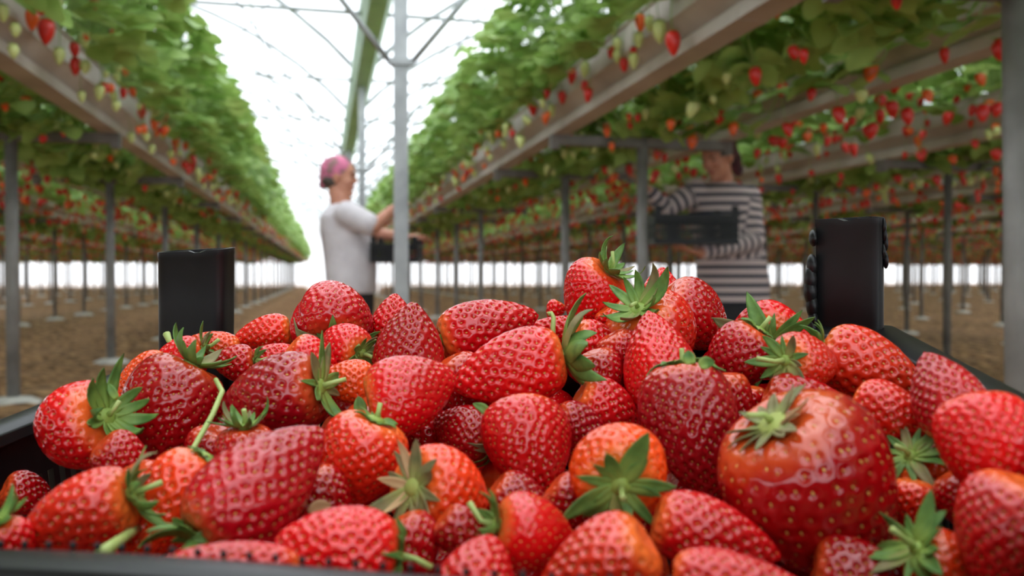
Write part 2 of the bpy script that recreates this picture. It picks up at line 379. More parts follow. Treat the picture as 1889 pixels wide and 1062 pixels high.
BCOL = {'R': (.66, .004, .007, .75), 'D': (.40, .002, .005, .4), 'P': (.42, .003, .009, .4), 'O': (.80, .055, .006, .9), 'X': (.68, .018, .006, .9), 'G': (.46, .004, .005, .5), 'C': (.50, .005, .010, .5)}
BERRIES = [
((-0.0958, 0.3601, 0.5075), (-0.716, 0.565, -0.41), 0.0401, 0.0364, 'R', 'u', 'glossy red strawberry beside the left crate wall, dark green cap on its right'),
((-0.0685, 0.3824, 0.5093), (-0.482, -0.134, -0.866), 0.0553, 0.0423, 'D', 'u', 'large dark red strawberry below the left corner post, tip down, long thin stalk'),
((-0.0736, 0.2771, 0.4963), (-0.93, 0.111, -0.35), 0.0360, 0.0259, 'X', 'u', 'orange-red strawberry at the front left corner, leafy cap on its upper right'),
((-0.1155, 0.3633, 0.4824), (0.835, 0.35, -0.426), 0.0206, 0.0173, 'D', 'n', 'small deep red strawberry against the slotted left crate wall'),
((-0.0895, 0.2668, 0.4903), (0.349, 0.22, -0.911), 0.0190, 0.0143, 'R', 'u', 'strawberry at the left frame edge with its green cap standing above the front rim'),
((-0.0643, 0.3245, 0.4888), (0.325, 0.372, -0.869), 0.0259, 0.0219, 'D', 'n', 'dark red strawberry in shade between two orange-red ones at front left'),
((-0.0492, 0.2901, 0.4933), (-0.552, -0.129, -0.824), 0.0412, 0.0269, 'O', 'n', 'long orange strawberry lying under the pinkish dark one, front left'),
((-0.0194, 0.2679, 0.5035), (0.733, 0.447, 0.512), 0.0508, 0.0321, 'P', 'u', 'long dark pinkish-red strawberry pointing up to the right, front left of the heap'),
((-0.0426, 0.3436, 0.4991), (-0.215, 0.125, -0.968), 0.0236, 0.0236, 'D', 'n', 'dark red strawberry sunk behind the long pinkish one, under the slanting stalk'),
((0.0122, 0.3084, 0.5015), (-0.378, 0.075, -0.923), 0.0369, 0.0335, 'X', 'n', 'seedy orange-red strawberry, tip down, centre left of the heap'),
((-0.0211, 0.3578, 0.5191), (-0.892, 0.39, -0.229), 0.0486, 0.0357, 'P', 'f', 'broad dark red strawberry on the left with a pale spread cap on its right'),
((0.0336, 0.3318, 0.5222), (0.972, 0.024, 0.234), 0.0383, 0.0322, 'R', 'n', 'smooth evenly red strawberry without visible cap, pointing right, left of centre'),
((0.0389, 0.2754, 0.4968), (0.747, 0.588, -0.309), 0.0338, 0.0314, 'O', 'f', 'orange strawberry with a torn green cap on its left, low centre'),
((0.0045, 0.2386, 0.4922), (-0.984, 0.072, 0.164), 0.0351, 0.0246, 'R', 'h', 'bright red strawberry lying on its side at the bottom edge, left of centre'),
((-0.0254, 0.2251, 0.4937), (-0.986, -0.059, 0.154), 0.0409, 0.0155, 'R', 'n', 'light red strawberry showing only its back above the front rim'),
((0.0746, 0.3046, 0.5054), (0.004, -0.539, -0.842), 0.0382, 0.0347, 'R', 'n', 'plump red strawberry with pink sheen in the middle of the heap'),
((0.0565, 0.3399, 0.5042), (-0.804, 0.536, 0.257), 0.0294, 0.0249, 'D', 'h', 'dark red strawberry half hidden left of the plump middle one'),
((0.0933, 0.2561, 0.5068), (0.25, 0.951, 0.18), 0.0317, 0.0324, 'O', 'f', 'round orange strawberry facing the viewer with its star-shaped green cap'),
((0.0617, 0.2396, 0.4926), (0.971, -0.045, -0.233), 0.0269, 0.0238, 'R', 'u', 'glossy smooth red strawberry with a bright window glint, low centre'),
((0.0397, 0.2204, 0.4881), (0.281, 0.598, 0.75), 0.0236, 0.0221, 'R', 'n', 'red strawberry cut by the bottom edge, just left of centre'),
((0.0724, 0.2144, 0.4888), (-0.76, 0.336, -0.557), 0.0371, 0.0260, 'X', 'n', 'large light red strawberry cut by the bottom edge, below the star-capped orange one'),
((0.1126, 0.2256, 0.4921), (0.887, -0.346, -0.308), 0.0395, 0.0226, 'R', 'n', 'long red strawberry lying level at the foot of the biggest one'),
((0.1045, 0.1941, 0.4895), (0.909, -0.411, -0.065), 0.0378, 0.0182, 'R', 'n', 'bright red strawberry back at the bottom edge, right of centre'),
((0.1555, 0.238, 0.5002), (0.61, 0.093, -0.787), 0.0658, 0.0535, 'G', 'f', 'the biggest strawberry, deep red and blurred, pale green withered cap at top left'),
((0.1352, 0.2914, 0.5116), (-0.035, -0.329, -0.944), 0.0527, 0.0355, 'P', 'h', 'tall dark red strawberry standing tip down left of the biggest one'),
((0.1414, 0.3357, 0.5311), (-0.147, 0.446, 0.883), 0.0471, 0.0330, 'R', 'n', 'narrow red strawberry with its tip up, in front of the orange-shouldered one'),
((0.1563, 0.3774, 0.5401), (0.564, 0.437, -0.701), 0.0449, 0.0423, 'X', 'u', 'orange-shouldered strawberry near the top with upright green cap'),
((0.1842, 0.3898, 0.5476), (0.788, -0.029, -0.616), 0.0442, 0.0359, 'D', 'n', 'deep red glossy netted strawberry at the top, right of the peak'),
((0.1778, 0.4164, 0.5595), (0.12, 0.069, 0.99), 0.0278, 0.0234, 'R', 'n', 'small red strawberry tip peeking over the top of the heap'),
((0.1378, 0.4178, 0.5599), (-0.446, 0.489, -0.749), 0.0373, 0.0345, 'R', 'u', 'red strawberry crowning the heap with its green cap sticking up'),
((0.1222, 0.4323, 0.5509), (-0.49, 0.1, -0.866), 0.0118, 0.0106, 'R', 'n', 'tiny red piece of strawberry left of the crowning one'),
((0.0786, 0.3474, 0.53), (-0.959, 0.193, -0.207), 0.0510, 0.0327, 'R', 'u', 'large red strawberry in the centre with a big green leafy cap on its right'),
((0.078, 0.3995, 0.5436), (0.974, 0.002, 0.225), 0.0521, 0.0315, 'R', 'u', 'wide red strawberry behind the central one, cap at its lower left'),
((0.038, 0.3873, 0.5363), (0.05, 0.082, 0.995), 0.0406, 0.0330, 'D', 'n', 'cone-shaped dark red strawberry with its tip straight up, left of centre'),
((0.0347, 0.4412, 0.5467), (0.035, 0.389, 0.92), 0.0259, 0.0216, 'R', 'n', 'red strawberry seen behind the upright cone-shaped one'),
((0.0043, 0.4405, 0.5471), (-0.012, 0.743, 0.669), 0.0390, 0.0435, 'C', 'h', 'broad red strawberry with a cleft down its middle, high on the left'),
((0.009, 0.4025, 0.5356), (-0.609, 0.774, 0.171), 0.0298, 0.0233, 'R', 'u', 'red strawberry under the cleft one with a bright spread green cap'),
((0.0101, 0.3713, 0.5233), (-0.941, 0.305, 0.147), 0.0251, 0.0203, 'O', 'u', 'small orange strawberry with green cap wedged between two darker ones'),
((-0.0301, 0.4513, 0.5384), (-0.981, 0.097, -0.171), 0.0299, 0.0205, 'X', 'u', 'orange-red strawberry with raised green cap by the left corner post'),
((-0.0266, 0.4177, 0.5283), (-0.991, 0.103, -0.086), 0.0316, 0.0158, 'R', 'n', 'red strawberry back behind the broad dark one on the left'),
((-0.055, 0.4395, 0.5323), (-0.994, 0.059, 0.088), 0.0287, 0.0191, 'O', 'n', 'orange-red strawberry at the foot of the left corner post'),
((-0.0406, 0.4065, 0.528), (-0.984, 0.06, -0.169), 0.0191, 0.0178, 'D', 'u', 'small dark red strawberry with pale green cap behind two large ones on the left'),
((-0.0818, 0.4075, 0.5219), (-0.873, -0.054, -0.485), 0.0311, 0.0224, 'O', 'n', 'orange-red seedy strawberry against the left rim behind the large dark one'),
((-0.0686, 0.4245, 0.5278), (-0.873, -0.013, -0.488), 0.0288, 0.0209, 'R', 'u', 'red strawberry with thin green stalk touching the left rim below the post'),
((0.1203, 0.3492, 0.5247), (0.367, 0.029, -0.93), 0.0265, 0.0217, 'D', 'n', 'dark red strawberry behind the big leafy cap in the centre'),
((0.1269, 0.3765, 0.5368), (0.87, 0.025, -0.493), 0.0260, 0.0208, 'R', 'n', 'red netted strawberry right behind the central cap leaves'),
((0.1201, 0.4133, 0.5415), (-0.892, 0.445, 0.072), 0.0367, 0.0158, 'R', 'n', 'red strawberry back with a pale upright stalk before it'),
((0.1179, 0.3316, 0.5119), (0.853, -0.114, -0.51), 0.0345, 0.0253, 'R', 'n', 'red strawberry in the gap below the central leafy cap'),
((0.101, 0.3185, 0.5091), (0.929, -0.001, -0.37), 0.0241, 0.0175, 'P', 'n', 'dull pinkish strawberry just above the star-capped orange one'),
((0.1425, 0.3987, 0.5471), (0.51, -0.047, -0.859), 0.0152, 0.0165, 'R', 'n', 'small red strawberry squeezed left of the orange-shouldered one'),
((0.1782, 0.3332, 0.5322), (-0.49, 0.267, -0.829), 0.0359, 0.0287, 'P', 'n', 'dark red strawberry with clear white net of shine, right of centre'),
((0.2065, 0.3566, 0.5393), (0.473, 0.865, 0.168), 0.0289, 0.0372, 'R', 'f', 'red strawberry at the back with a large fan of green leaves in front'),
((0.1895, 0.2996, 0.5347), (0.917, 0.38, -0.12), 0.0274, 0.0237, 'X', 'f', 'orange-red strawberry with a star cap facing the viewer, before the right post'),
((0.2193, 0.3007, 0.5307), (0.743, -0.493, -0.452), 0.0449, 0.0314, 'X', 'u', 'large bright seedy strawberry below the right corner post'),
((0.2021, 0.2628, 0.5193), (0.61, -0.744, -0.273), 0.0297, 0.0234, 'X', 'n', 'round orange-red finely seeded strawberry near the right rim'),
((0.2052, 0.2399, 0.5294), (-0.118, 0.479, 0.87), 0.0312, 0.0235, 'P', 'n', 'pinkish-red strawberry leaning tip up on the right rim'),
((0.1891, 0.2043, 0.5196), (-0.03, -0.477, -0.878), 0.0333, 0.0278, 'R', 'n', 'large red strawberry at the right edge with a dry brown sepal'),
((0.1756, 0.1811, 0.5029), (-0.243, 0.129, -0.961), 0.0312, 0.0291, 'R', 'n', 'big blurred light red strawberry in the bottom right corner'),
((0.2033, 0.2475, 0.4997), (0.657, 0.19, -0.73), 0.0245, 0.0207, 'O', 'f', 'orange strawberry with a broad pale green cap right of the biggest one'),
((0.1893, 0.2362, 0.4933), (-0.066, -0.041, -0.997), 0.0197, 0.0161, 'X', 'n', 'orange-red strawberry squeezed between the biggest one and the lower green cap'),
((0.1718, 0.1981, 0.4864), (0.832, 0.027, -0.555), 0.0305, 0.0198, 'O', 'f', 'orange strawberry with a yellow-green spread cap at the bottom right'),
((0.1733, 0.3138, 0.5168), (-0.042, 0.055, -0.998), 0.0149, 0.0136, 'R', 'n', 'small netted red strawberry above the cap of the biggest one'),
((0.1605, 0.3062, 0.5133), (0.026, 0.0, -1.0), 0.0373, 0.0176, 'D', 'n', 'dark red strawberry tucked behind the tall standing one'),
((0.098, 0.2782, 0.4845), (0.456, -0.233, -0.859), 0.0251, 0.0232, 'D', 'n', 'deep red strawberry in the shadow below the star-capped orange one'),
((0.0261, 0.2535, 0.4861), (0.462, -0.153, -0.874), 0.0217, 0.0200, 'D', 'n', 'deep red strawberry in shadow under the torn-capped orange one'),
((0.1521, 0.2104, 0.482), (0.871, -0.467, -0.153), 0.0299, 0.0220, 'D', 'n', 'dark red strawberry in the shade under the biggest one'),
((-0.0289, 0.3268, 0.502), (0.046, 0.062, -0.997), 0.0236, 0.0230, 'D', 'u', 'deep red strawberry under the broad dark one, green cap leaves between'),
((0.199, 0.2195, 0.4981), (0.39, -0.386, -0.836), 0.0255, 0.0204, 'D', 'n', 'deep red strawberry in the dark gap at the right'),
((0.0227, 0.3545, 0.5024), (0.467, 0.153, -0.871), 0.0346, 0.0277, 'D', 'n', 'dark red strawberry under the smooth red one, one green leaf up'),
((0.1858, 0.2876, 0.5165), (0.853, -0.403, -0.332), 0.0423, 0.0254, 'D', 'n', 'dark red strawberry behind the top of the biggest one'),
((0.0001, 0.2901, 0.4912), (0.465, -0.06, -0.883), 0.0280, 0.0205, 'D', 'n', 'shaded red strawberry below the seedy orange-red one'),
((0.1345, 0.36, 0.5317), (0.498, -0.092, -0.862), 0.0275, 0.0225, 'D', 'n', 'shaded red strawberry left of the narrow tip-up one'),
((0.0628, 0.3704, 0.5175), (0.491, -0.029, -0.871), 0.0370, 0.0271, 'D', 'n', 'dark red strawberry below the wide one in the centre left'),
((0.1177, 0.2863, 0.483), (0.712, -0.292, -0.639), 0.0241, 0.0201, 'D', 'n', 'dark red strawberry in the gap right of the star-capped one'),
((-0.0045, 0.3901, 0.5294), (0.744, 0.115, -0.658), 0.0299, 0.0199, 'R', 'n', 'red strawberry in the gap below the cleft one'),
((-0.074, 0.3373, 0.4995), (0.698, 0.19, -0.69), 0.0247, 0.0185, 'D', 'n', 'dark red strawberry under the two large left ones'),
((0.2232, 0.3791, 0.5306), (0.719, -0.286, -0.634), 0.0275, 0.0248, 'R', 'n', 'red strawberry in the gap right of the white-netted one'),
((0.0675, 0.2836, 0.4878), (0.734, -0.179, -0.655), 0.0269, 0.0211, 'D', 'n', 'shaded red strawberry below the plump middle one'),
((-0.0339, 0.3088, 0.4824), (0.72, 0.064, -0.691), 0.0290, 0.0213, 'D', 'n', 'dark red strawberry in the gap below the long pinkish one'),
((0.0405, 0.249, 0.4915), (0.734, -0.144, -0.663), 0.0166, 0.0149, 'D', 'n', 'dark red strawberry between the glossy smooth and torn-capped ones'),
((0.0827, 0.2681, 0.4921), (0.727, -0.224, -0.648), 0.0221, 0.0184, 'D', 'n', 'dark red strawberry in the gap right of the glossy smooth one'),
((0.1588, 0.2655, 0.4784), (0.85, -0.411, -0.329), 0.0291, 0.0233, 'D', 'n', 'dark red strawberry in the gap left below the biggest one'),
((0.0461, 0.3659, 0.4964), (0.48, -0.058, -0.875), 0.0302, 0.0253, 'D', 'n', 'dark red strawberry in the gap right of the seedy orange-red one'),
]
ODD = {14: 1.0}
for bi, (c, ax, L, W, ck, cs, label) in enumerate(BERRIES):
    idn = bi + 1
    rg = random.Random(idn * 13)
    me, surf = berry_mesh('strawberry', L, W, idn * 7 + 3, cleft=.16 if ck == 'C' else 0,
                          spacing={54: .0043, 24: .0056, 11: .0046, 32: .0043, 33: .0045, 10: .0036, 55: .0031, 12: .0033}.get(idn),
                          point={36: .52, 12: .58, 18: .54, 16: .58, 24: .62, 34: .70, 56: .72, 8: .70, 26: .72, 25: .66, 58: .52}.get(idn, .60 + .10 * rg.random()),
                          smoothish={24: .6, 19: .35, 12: .75, 3: .9}.get(idn, 1.0))
    o = link('strawberry', me); o.matrix_world = Matrix.Translation(Vector(c)) @ frame_from_axis(ax, rg.random() * 6.28)
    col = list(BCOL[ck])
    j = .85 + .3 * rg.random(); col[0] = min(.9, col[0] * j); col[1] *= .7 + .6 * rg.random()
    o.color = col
    tag(o, label, 'strawberry', 'strawberries heaped in the black crate')
    if cs == 'n' and idn in (7, 10, 34, 51, 56): cs = 'h'
    if cs != 'n':
        cm = calyx_mesh(L, W, idn, cs, [M_CAPDRY, M_DRY] if idn in (24, 13) else [M_CAP, M_CAPDRY])
        cal = link('calyx', cm, o)
        so = cal.modifiers.new('thickness', 'SOLIDIFY'); so.thickness = .00035; so.offset = 0
        st = MB(); z0 = -.47 * L
        b1 = (rg.random() - .5) * .008; ln = .005 + .006 * rg.random()
        st.tube([(0, 0, z0 + .0005), (b1 * .3, 0, z0 - ln * .5), (b1, b1, z0 - ln)], [.0013, .0009, .0010], 8)
        if idn not in (2, 7, 13): st.obj('stalk', M_STALK, o)
    elif idn == 57: pass

# long stalks seen lying over the heap: they belong to their berries
def stalk_on(idx, pts, r):
    o = [x for x in bpy.data.objects if x.name.split('.')[0] == 'strawberry' and x.parent is None][0]
    return None
BOBJ = {}
for o in bpy.data.objects:
    if o.get('category') == 'strawberry': BOBJ[o['label']] = o
def world_part(name, mb, m, owner_idn, smooth=True):
    o = BOBJ[BERRIES[owner_idn - 1][6]]
    ch = mb.obj(name, m, None, smooth); ch.parent = o; ch.matrix_parent_inverse = o.matrix_world.inverted()
    return ch
world_part('stalk', MB().tube([P(398, 700, .348), P(410, 722, .338), P(392, 765, .322), P(352, 835, .306), P(322, 880, .288)], [.0010, .0011, .0011, .0011, .0013], 10), M_STALK, 2)
world_part('stalk', MB().tube([P(258, 972, .262), P(238, 985, .250), P(205, 1008, .238), P(186, 1022, .232)], [.0012, .0015, .0019, .0021], 10), M_STALK, 7)
world_part('stalk', MB().tube([P(1020, 632, .385), P(1020, 605, .386), P(1021, 585, .388), P(1017, 577, .389), P(1011, 580, .389)], [.0012, .0012, .0011, .0010, .0014], 10), M_STALK, 47)
world_part('stalk', MB().tube([P(345, 655, .395), P(325, 640, .397), P(312, 628, .399), P(307, 615, .401)], [.0010, .0012, .0014, .0018], 8), M_STALK, 44)
def loose_leaf(pts, w, owner, m=M_CAP, name='sepal'):
    pts = np.array(pts, float); n = 9; s = np.linspace(0, 1, n)
    k = np.linspace(0, 1, len(pts)); q = np.stack([np.interp(s, k, pts[:, a]) for a in range(3)], 1)
    t = np.gradient(q, axis=0); vw = CAM - q; ac = np.cross(t, vw); ac /= np.linalg.norm(ac, axis=1)[:, None]
    nn = np.cross(ac, t); nn /= np.linalg.norm(nn, axis=1)[:, None]
    ww = w * np.sin(PI * np.clip(.1 + .9 * s, 0, 1) ** .85) ** .7
    V = np.stack([q + ac * (ww * a)[:, None] + nn * (abs(a) * ww * .4)[:, None] for a in (-1, -.5, 0, .5, 1)], 1).reshape(-1, 3)
    i, j = np.meshgrid(np.arange(n - 1), np.arange(4), indexing='ij')
    f = np.stack([i * 5 + j, i * 5 + j + 1, (i + 1) * 5 + j + 1, (i + 1) * 5 + j], -1).reshape(-1, 4)
    mb = MB(); mb.add(V, f, 0, np.repeat(s, 5)); me = mb.mesh(name, [m], True, 't')
    o = BOBJ[BERRIES[owner - 1][6]]; ch = link(name, me); ch.parent = o; ch.matrix_parent_inverse = o.matrix_world.inverted()
    so = ch.modifiers.new('thickness', 'SOLIDIFY'); so.thickness = .0004; so.offset = 0
    return ch
# single sepals that show on their own
loose_leaf([P(1752, 768, .278), P(1738, 755, .277), P(1724, 742, .276)], .0028, 57)
loose_leaf([P(1790, 750, .284), P(1800, 742, .283), P(1806, 735, .283)], .0018, 57)
loose_leaf([P(1812, 752, .283), P(1828, 736, .282), P(1842, 722, .281)], .0022, 57, M_DRY)
loose_leaf([P(1836, 792, .246), P(1850, 780, .244), P(1858, 768, .243)], .0022, 57, M_DRY)
loose_leaf([P(1272, 672, .292), P(1271, 658, .293), P(1269, 646, .294)], .0022, 25)
loose_leaf([P(1290, 675, .294), P(1303, 668, .295), P(1318, 668, .296)], .0022, 25)
loose_leaf([P(905, 765, .318), P(890, 752, .318), P(872, 744, .319)], .0018, 17)
loose_leaf([P(668, 765, .330), P(664, 748, .331), P(661, 730, .332)], .0026, 69)
loose_leaf([P(345, 972, .252), P(362, 962, .250), P(380, 950, .247)], .0018, 8)
loose_leaf([P(352, 990, .250), P(335, 972, .247), P(318, 955, .244)], .0020, 8)
loose_leaf([P(400, 985, .243), P(378, 990, .240), P(352, 996, .238)], .0022, 8)
loose_leaf([P(215, 735, .325), P(206, 720, .325), P(199, 706, .326)], .0016, 1)
loose_leaf([P(570, 948, .262), P(590, 936, .264), P(612, 932, .266)], .0026, 14, M_DRY)

# the layer of berries underneath the visible ones, seen only through the gaps
CR_T = np.array([0.09608795, 0.44637754, 0.5341593])
CR_M = np.array([[0.93118, 0.3565, -0.0762], [-0.36195, 0.92904, -0.07659], [0.04349, 0.0989, 0.99415]])
rg = random.Random(5)
under = [berry_mesh('strawberry', .036, .029, 900 + k, nu=40, nv=64)[0] for k in range(3)]
BC = np.array([b[0] for b in BERRIES]); k = 0
spots = [(-.158 + ix * .0352 + (iy % 2) * .012, -.250 + iy * .037, -.066) for ix in range(10) for iy in range(7)]
spots += [(-.150 + ix * .0355, -.030, -.034) for ix in range(10)] + [(-.135 + ix * .0355, -.068, -.036) for ix in range(9)] + [(-.12 + ix * .0355, -.108, -.044) for ix in range(8)]
spots += [(.048, -.022, -.008), (.082, -.024, -.004), (.112, -.050, -.012), (-.085, -.024, -.004), (-.045, -.022, -.008), (.005, -.024, -.008)]
if 1:
    for lx, ly, lz in spots:
        if lx > .172: continue
        q = CR_M @ np.array([lx, ly, lz]) + CR_T
        o = link('strawberry', under[k % 3]); k += 1
        o.matrix_world = Matrix.Translation(Vector(q)) @ frame_from_axis((rg.uniform(-1, 1), rg.uniform(-1, 1), rg.uniform(-.3, .3)), rg.random() * 6)
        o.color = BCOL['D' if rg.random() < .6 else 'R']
        tag(o, 'red strawberry of the lower layer, glimpsed in the gaps beneath the heap', 'strawberry', 'strawberries under the top of the heap')

# ------------------------------------------------------------------ the crate
def smooth01(x): x = np.clip(x, 0, 1); return x * x * (3 - 2 * x)
crate = thing('plastic_crate', 'black plastic harvest crate with slotted sides and tall corner posts, full of strawberries', 'crate')
crate.matrix_world = Matrix.Translation(Vector(CR_T)) @ Matrix(CR_M.tolist()).to_4x4()
CW, CD, CH = .200, .280, .100
def wall(mb, a, b, inward):
    """slotted side from corner a to corner b (xy), with inward normal"""
    a = np.array(a, float); b = np.array(b, float); L = np.linalg.norm(b - a); t = (b - a) / L; n = np.array(inward, float)
    M = np.array([[t[0], n[0], 0], [t[1], n[1], 0], [0, 0, 1.]])
    mid = (a + b) / 2 + n * .0055
    def bx(u, z, du, dz, th=.003):
        c = a + t * u + n * .0055
        mb.box((c[0], c[1], z), (du, th, dz), M)
    bx(L / 2, -.022, L - .01, .022); bx(L / 2, -CH + .012, L - .01, .024); bx(L / 2, -.056, L - .01, .004)
    k = int((L - .03) / .0072)
    for i in range(k + 1):
        bx(.015 + i * (L - .03) / k, -.055, .0036, .070)
    return mb
corners = [(-CW, 0), (CW, 0), (CW, -CD), (-CW, -CD)]
for k, (a, b, n) in enumerate([(corners[0], corners[1], (0, -1)), (corners[1], corners[2], (-1, 0)), (corners[2], corners[3], (0, 1)), (corners[3], corners[0], (1, 0))]):
    w = wall(MB(), a, b, n).obj('side_wall', M_BLACK, crate, False)
# rolled rim, one swept profile
prof = [(-.012, -.006), (-.011, -.001), (-.007, .0012), (0, .0018), (.0035, .0012), (.0050, -.002), (.0050, -.015), (.0028, -.015), (.0028, -.003), (-.0095, -.003), (-.0095, -.006)]
rings = []
for cxy, o2 in zip([(-CW, -CD), (-CW, 0), (CW, 0), (CW, -CD)], [(-1, -1), (-1, 1), (1, 1), (1, -1)]):
    for e in ((0, 1), (1, 0)):
        rr = .006
        order = ((1, 0), (0, 1)) if o2[0] * o2[1] < 0 else ((0, 1), (1, 0))
        sh = order[0] if e == (0, 1) else order[1]
        rings.append(np.array([[cxy[0] + o2[0] * (p_[0]) - o2[0] * 0 - (o2[0] * rr * (1 - sh[0])), cxy[1] + o2[1] * p_[0] - (o2[1] * rr * (1 - sh[1])), p_[1]] for p_ in prof]))
rings.append(rings[0])
def sag(x, y): return np.where(np.asarray(y) < -.20, -.0012 - .0078 * smooth01((np.asarray(x) + .085) / .17), 0)
newr = []
def densify(a, b, n): return [a + (b - a) * k / n for k in range(n)]
full = []
for i_ in range(len(rings) - 1): full += densify(rings[i_], rings[i_ + 1], 16 if np.linalg.norm(rings[i_][0] - rings[i_ + 1][0]) > .05 else 1)
full.append(rings[0])
for r_ in full:
    r_ = r_.copy(); r_[:, 2] += sag(r_[:, 0], np.full(len(r_), r_[:, 1].mean())) if r_[:, 1].mean() < -.265 else (-.007 * math.sin(PI * min(1, -r_[:, 1].mean() / .28)) if r_[:, 0].mean() < -.19 else 0); newr.append(r_)
rim = MB().loft(newr, cap0=False, cap1=False)
rimo = auto_sharp(rim.obj('rim', M_BLACK, crate)); 
bv = rimo.modifiers.new('soft', 'BEVEL'); bv.width = .0006; bv.segments = 2
nub = MB()
for i in range(58):
    xx = -CW + .012 + i * .0065
    nub.ball((xx, -CD + .0105, .0008 + float(sag(xx, -.28))), (.0008, .0008, .0011), 6, 8)
nub.obj('rim_teeth', M_BLACK, crate)
MB().box((0, -CD / 2, -CH + .002), (2 * CW - .006, CD - .006, .004)).obj('crate_floor', M_BLACK, crate, False)

def hollow_post(poly, z0, z1, th=.0022, notch=None, lean=(0, 0)):
    poly = np.array(poly, float); n = len(poly); c = poly.mean(0)
    inner = c + (poly - c) * (1 - th / np.linalg.norm(poly - c, axis=1)[:, None] * 1.1)
    ztop = np.full(n, z1)
    if notch is not None:
        for k in notch: ztop[k] -= .0012
    zs = [z0, -.001, z1 * .5]
    rg_ = []
    def ring(p, z, s=1.0):
        z = np.full(n, z) if np.isscalar(z) else z
        q = c + (p - c) * s; q = q + np.array(lean)[None] * (z[:, None] / z1)
        return np.c_[q, z]
    rings = [ring(poly, z) for z in zs] + [ring(poly, ztop - .004), ring(poly, ztop - .0035, 1.012), ring(poly, ztop, 1.012), ring(inner, ztop), ring(inner, z1 * .5), ring(inner, .0)]
    return MB().loft(rings)
def rounded(pts, r, n=5):
    out = []; pts = [np.array(p, float) for p in pts]
    for i, p in enumerate(pts):
        a = pts[i - 1] - p; b = pts[(i + 1) % len(pts)] - p; a /= np.linalg.norm(a); b /= np.linalg.norm(b)
        for k in range(n + 1):
            s = k / n; out.append((p + a * r * (1 - s)) * (1 - s) + (p + b * r * s) * s)
    # fill the long edges so that the notch is short
    res = []
    for i in range(len(out)):
        q = out[i]; w = out[(i + 1) % len(out)]; res.append(q)
        d = np.linalg.norm(w - q)
        if d > .006:
            for k in range(1, 8): res.append(q + (w - q) * k / 8)
    return res
pl = rounded([(-.1995, .004), (-.158, .004), (-.158, -.014), (-.1995, -.014)], .0065)
pr = rounded([(.1655, .002), (.1962, .004), (.1970, -.013), (.1925, -.0145)], .0030)
def near_idx(poly, q, k=2):
    d = np.linalg.norm(np.array(poly) - np.array(q), axis=1); return np.argsort(d)[:k]
pb = hollow_post(pl, -CH + .004, .0585, notch=near_idx(pl, (-.172, -.014)), lean=(.0062, 0)).obj('corner_post', M_BLACK, crate)
auto_sharp(pb, 50)
pq = hollow_post(pr, -CH + .004, .0575, notch=near_idx(pr, (.179, -.007)), lean=(.0004, 0)).obj('corner_post', M_BLACK, crate)
auto_sharp(pq, 50)
fl = hollow_post([(x, -CD - y) for x, y in reversed(pl)], -CH + .004, .0585).obj('corner_post', M_BLACK, crate)
fr_ = hollow_post([(x, -CD - y) for x, y in reversed(pr)], -CH + .004, .0575).obj('corner_post', M_BLACK, crate)
# ragged moulding beads down the left side of the right-hand post and flash on its right edge
beads = MB()
for z, r, dx in ((.048, .0026, .001), (.034, .0035, -.001), (.027, .0042, -.003), (.0205, .0045, -.0035), (.013, .004, -.002), (.006, .0032, -.001), (.001, .0040, -.003)):
    beads.ball((.1650 + dx * .4, -.001, z), (r * .75, .005, r * 1.7), 8, 10)
beads.obj('moulding_beads', M_BLACK, pq)
fl2 = MB()
for z in np.linspace(.036, .053, 5): fl2.ball((.1972 + .0006 * math.sin(z * 900), -.012, z), (.0012, .003, .0044), 6, 8)
fl2.obj('moulding_flash', M_BLACK, pq)

# trolley that carries the crate (below the frame)
tr = thing('harvest_trolley', 'low steel harvest trolley under the black crate, below the rim', 'trolley', (CR_T[0], CR_T[1] - .14, -.33))
def wpart(name, mb, m, parent, smooth=True):
    ch = mb.obj(name, m, None, smooth); ch.parent = parent; ch.matrix_parent_inverse = parent.matrix_world.inverted()
    return ch
bpy.context.view_layer.update()
def cl(x, y, z): return CR_M @ np.array([x, y, z]) + CR_T
tb = MB()
tb.box(cl(0, -CD / 2, -CH - .006), (.42, .30, .010), CR_M)
wpart('tray', tb, M_STEEL, tr, False)
for sx in (-.19, .19):
    for y in (-.02, -.26):
        top = cl(sx, y, -CH - .012); wpart('leg', MB().tube([top, (top[0], top[1], -.27)], .011, 10), M_STEEL, tr)
        wh = MB(); a = np.linspace(0, 2 * PI, 20, endpoint=False)
        c = np.array([top[0], top[1], -.285])
        wh.loft([np.c_[np.full(20, c[0] + dx), c[1] + r * np.cos(a), c[2] + r * np.sin(a)] for dx, r in ((-.012, .02), (-.012, .04), (-.008, .045), (.008, .045), (.012, .04), (.012, .02))])
        wpart('wheel', wh, M_BLACK, tr)
# ------------------------------------------------------------------ ground
rg = np.random.RandomState(3)
def smooth01(x): x = np.clip(x, 0, 1); return x * x * (3 - 2 * x)
def ground_z(x, y):
    def tr(a, b): return smooth01((x - a) / .35) * smooth01((b - x) / .35)
    return -.33 * np.maximum(tr(-.95, 1.05), tr(1.62, 2.98))
gx = np.unique(np.concatenate([np.linspace(-20, -3, 40), np.linspace(-3, 4.5, 110), np.linspace(4.5, 50, 70)])); gy = np.unique(np.concatenate([np.linspace(-4, 12, 160), np.linspace(12, 60, 90)]))
GX, GY = np.meshgrid(gx, gy, indexing='ij')
GZ = ground_z(GX, GY) + .012 * np.sin(GX * 7 + np.sin(GY * 3)) * np.sin(GY * 5.3) + .008 * rg.randn(*GX.shape)
GZ = np.where(GY < .9, np.minimum(GZ, ground_z(GX, GY)), GZ)
i, j = np.meshgrid(np.arange(len(gx) - 1), np.arange(len(gy) - 1), indexing='ij'); nj = len(gy)
q = np.stack([i * nj + j, (i + 1) * nj + j, (i + 1) * nj + j + 1, i * nj + j + 1], -1).reshape(-1, 4)
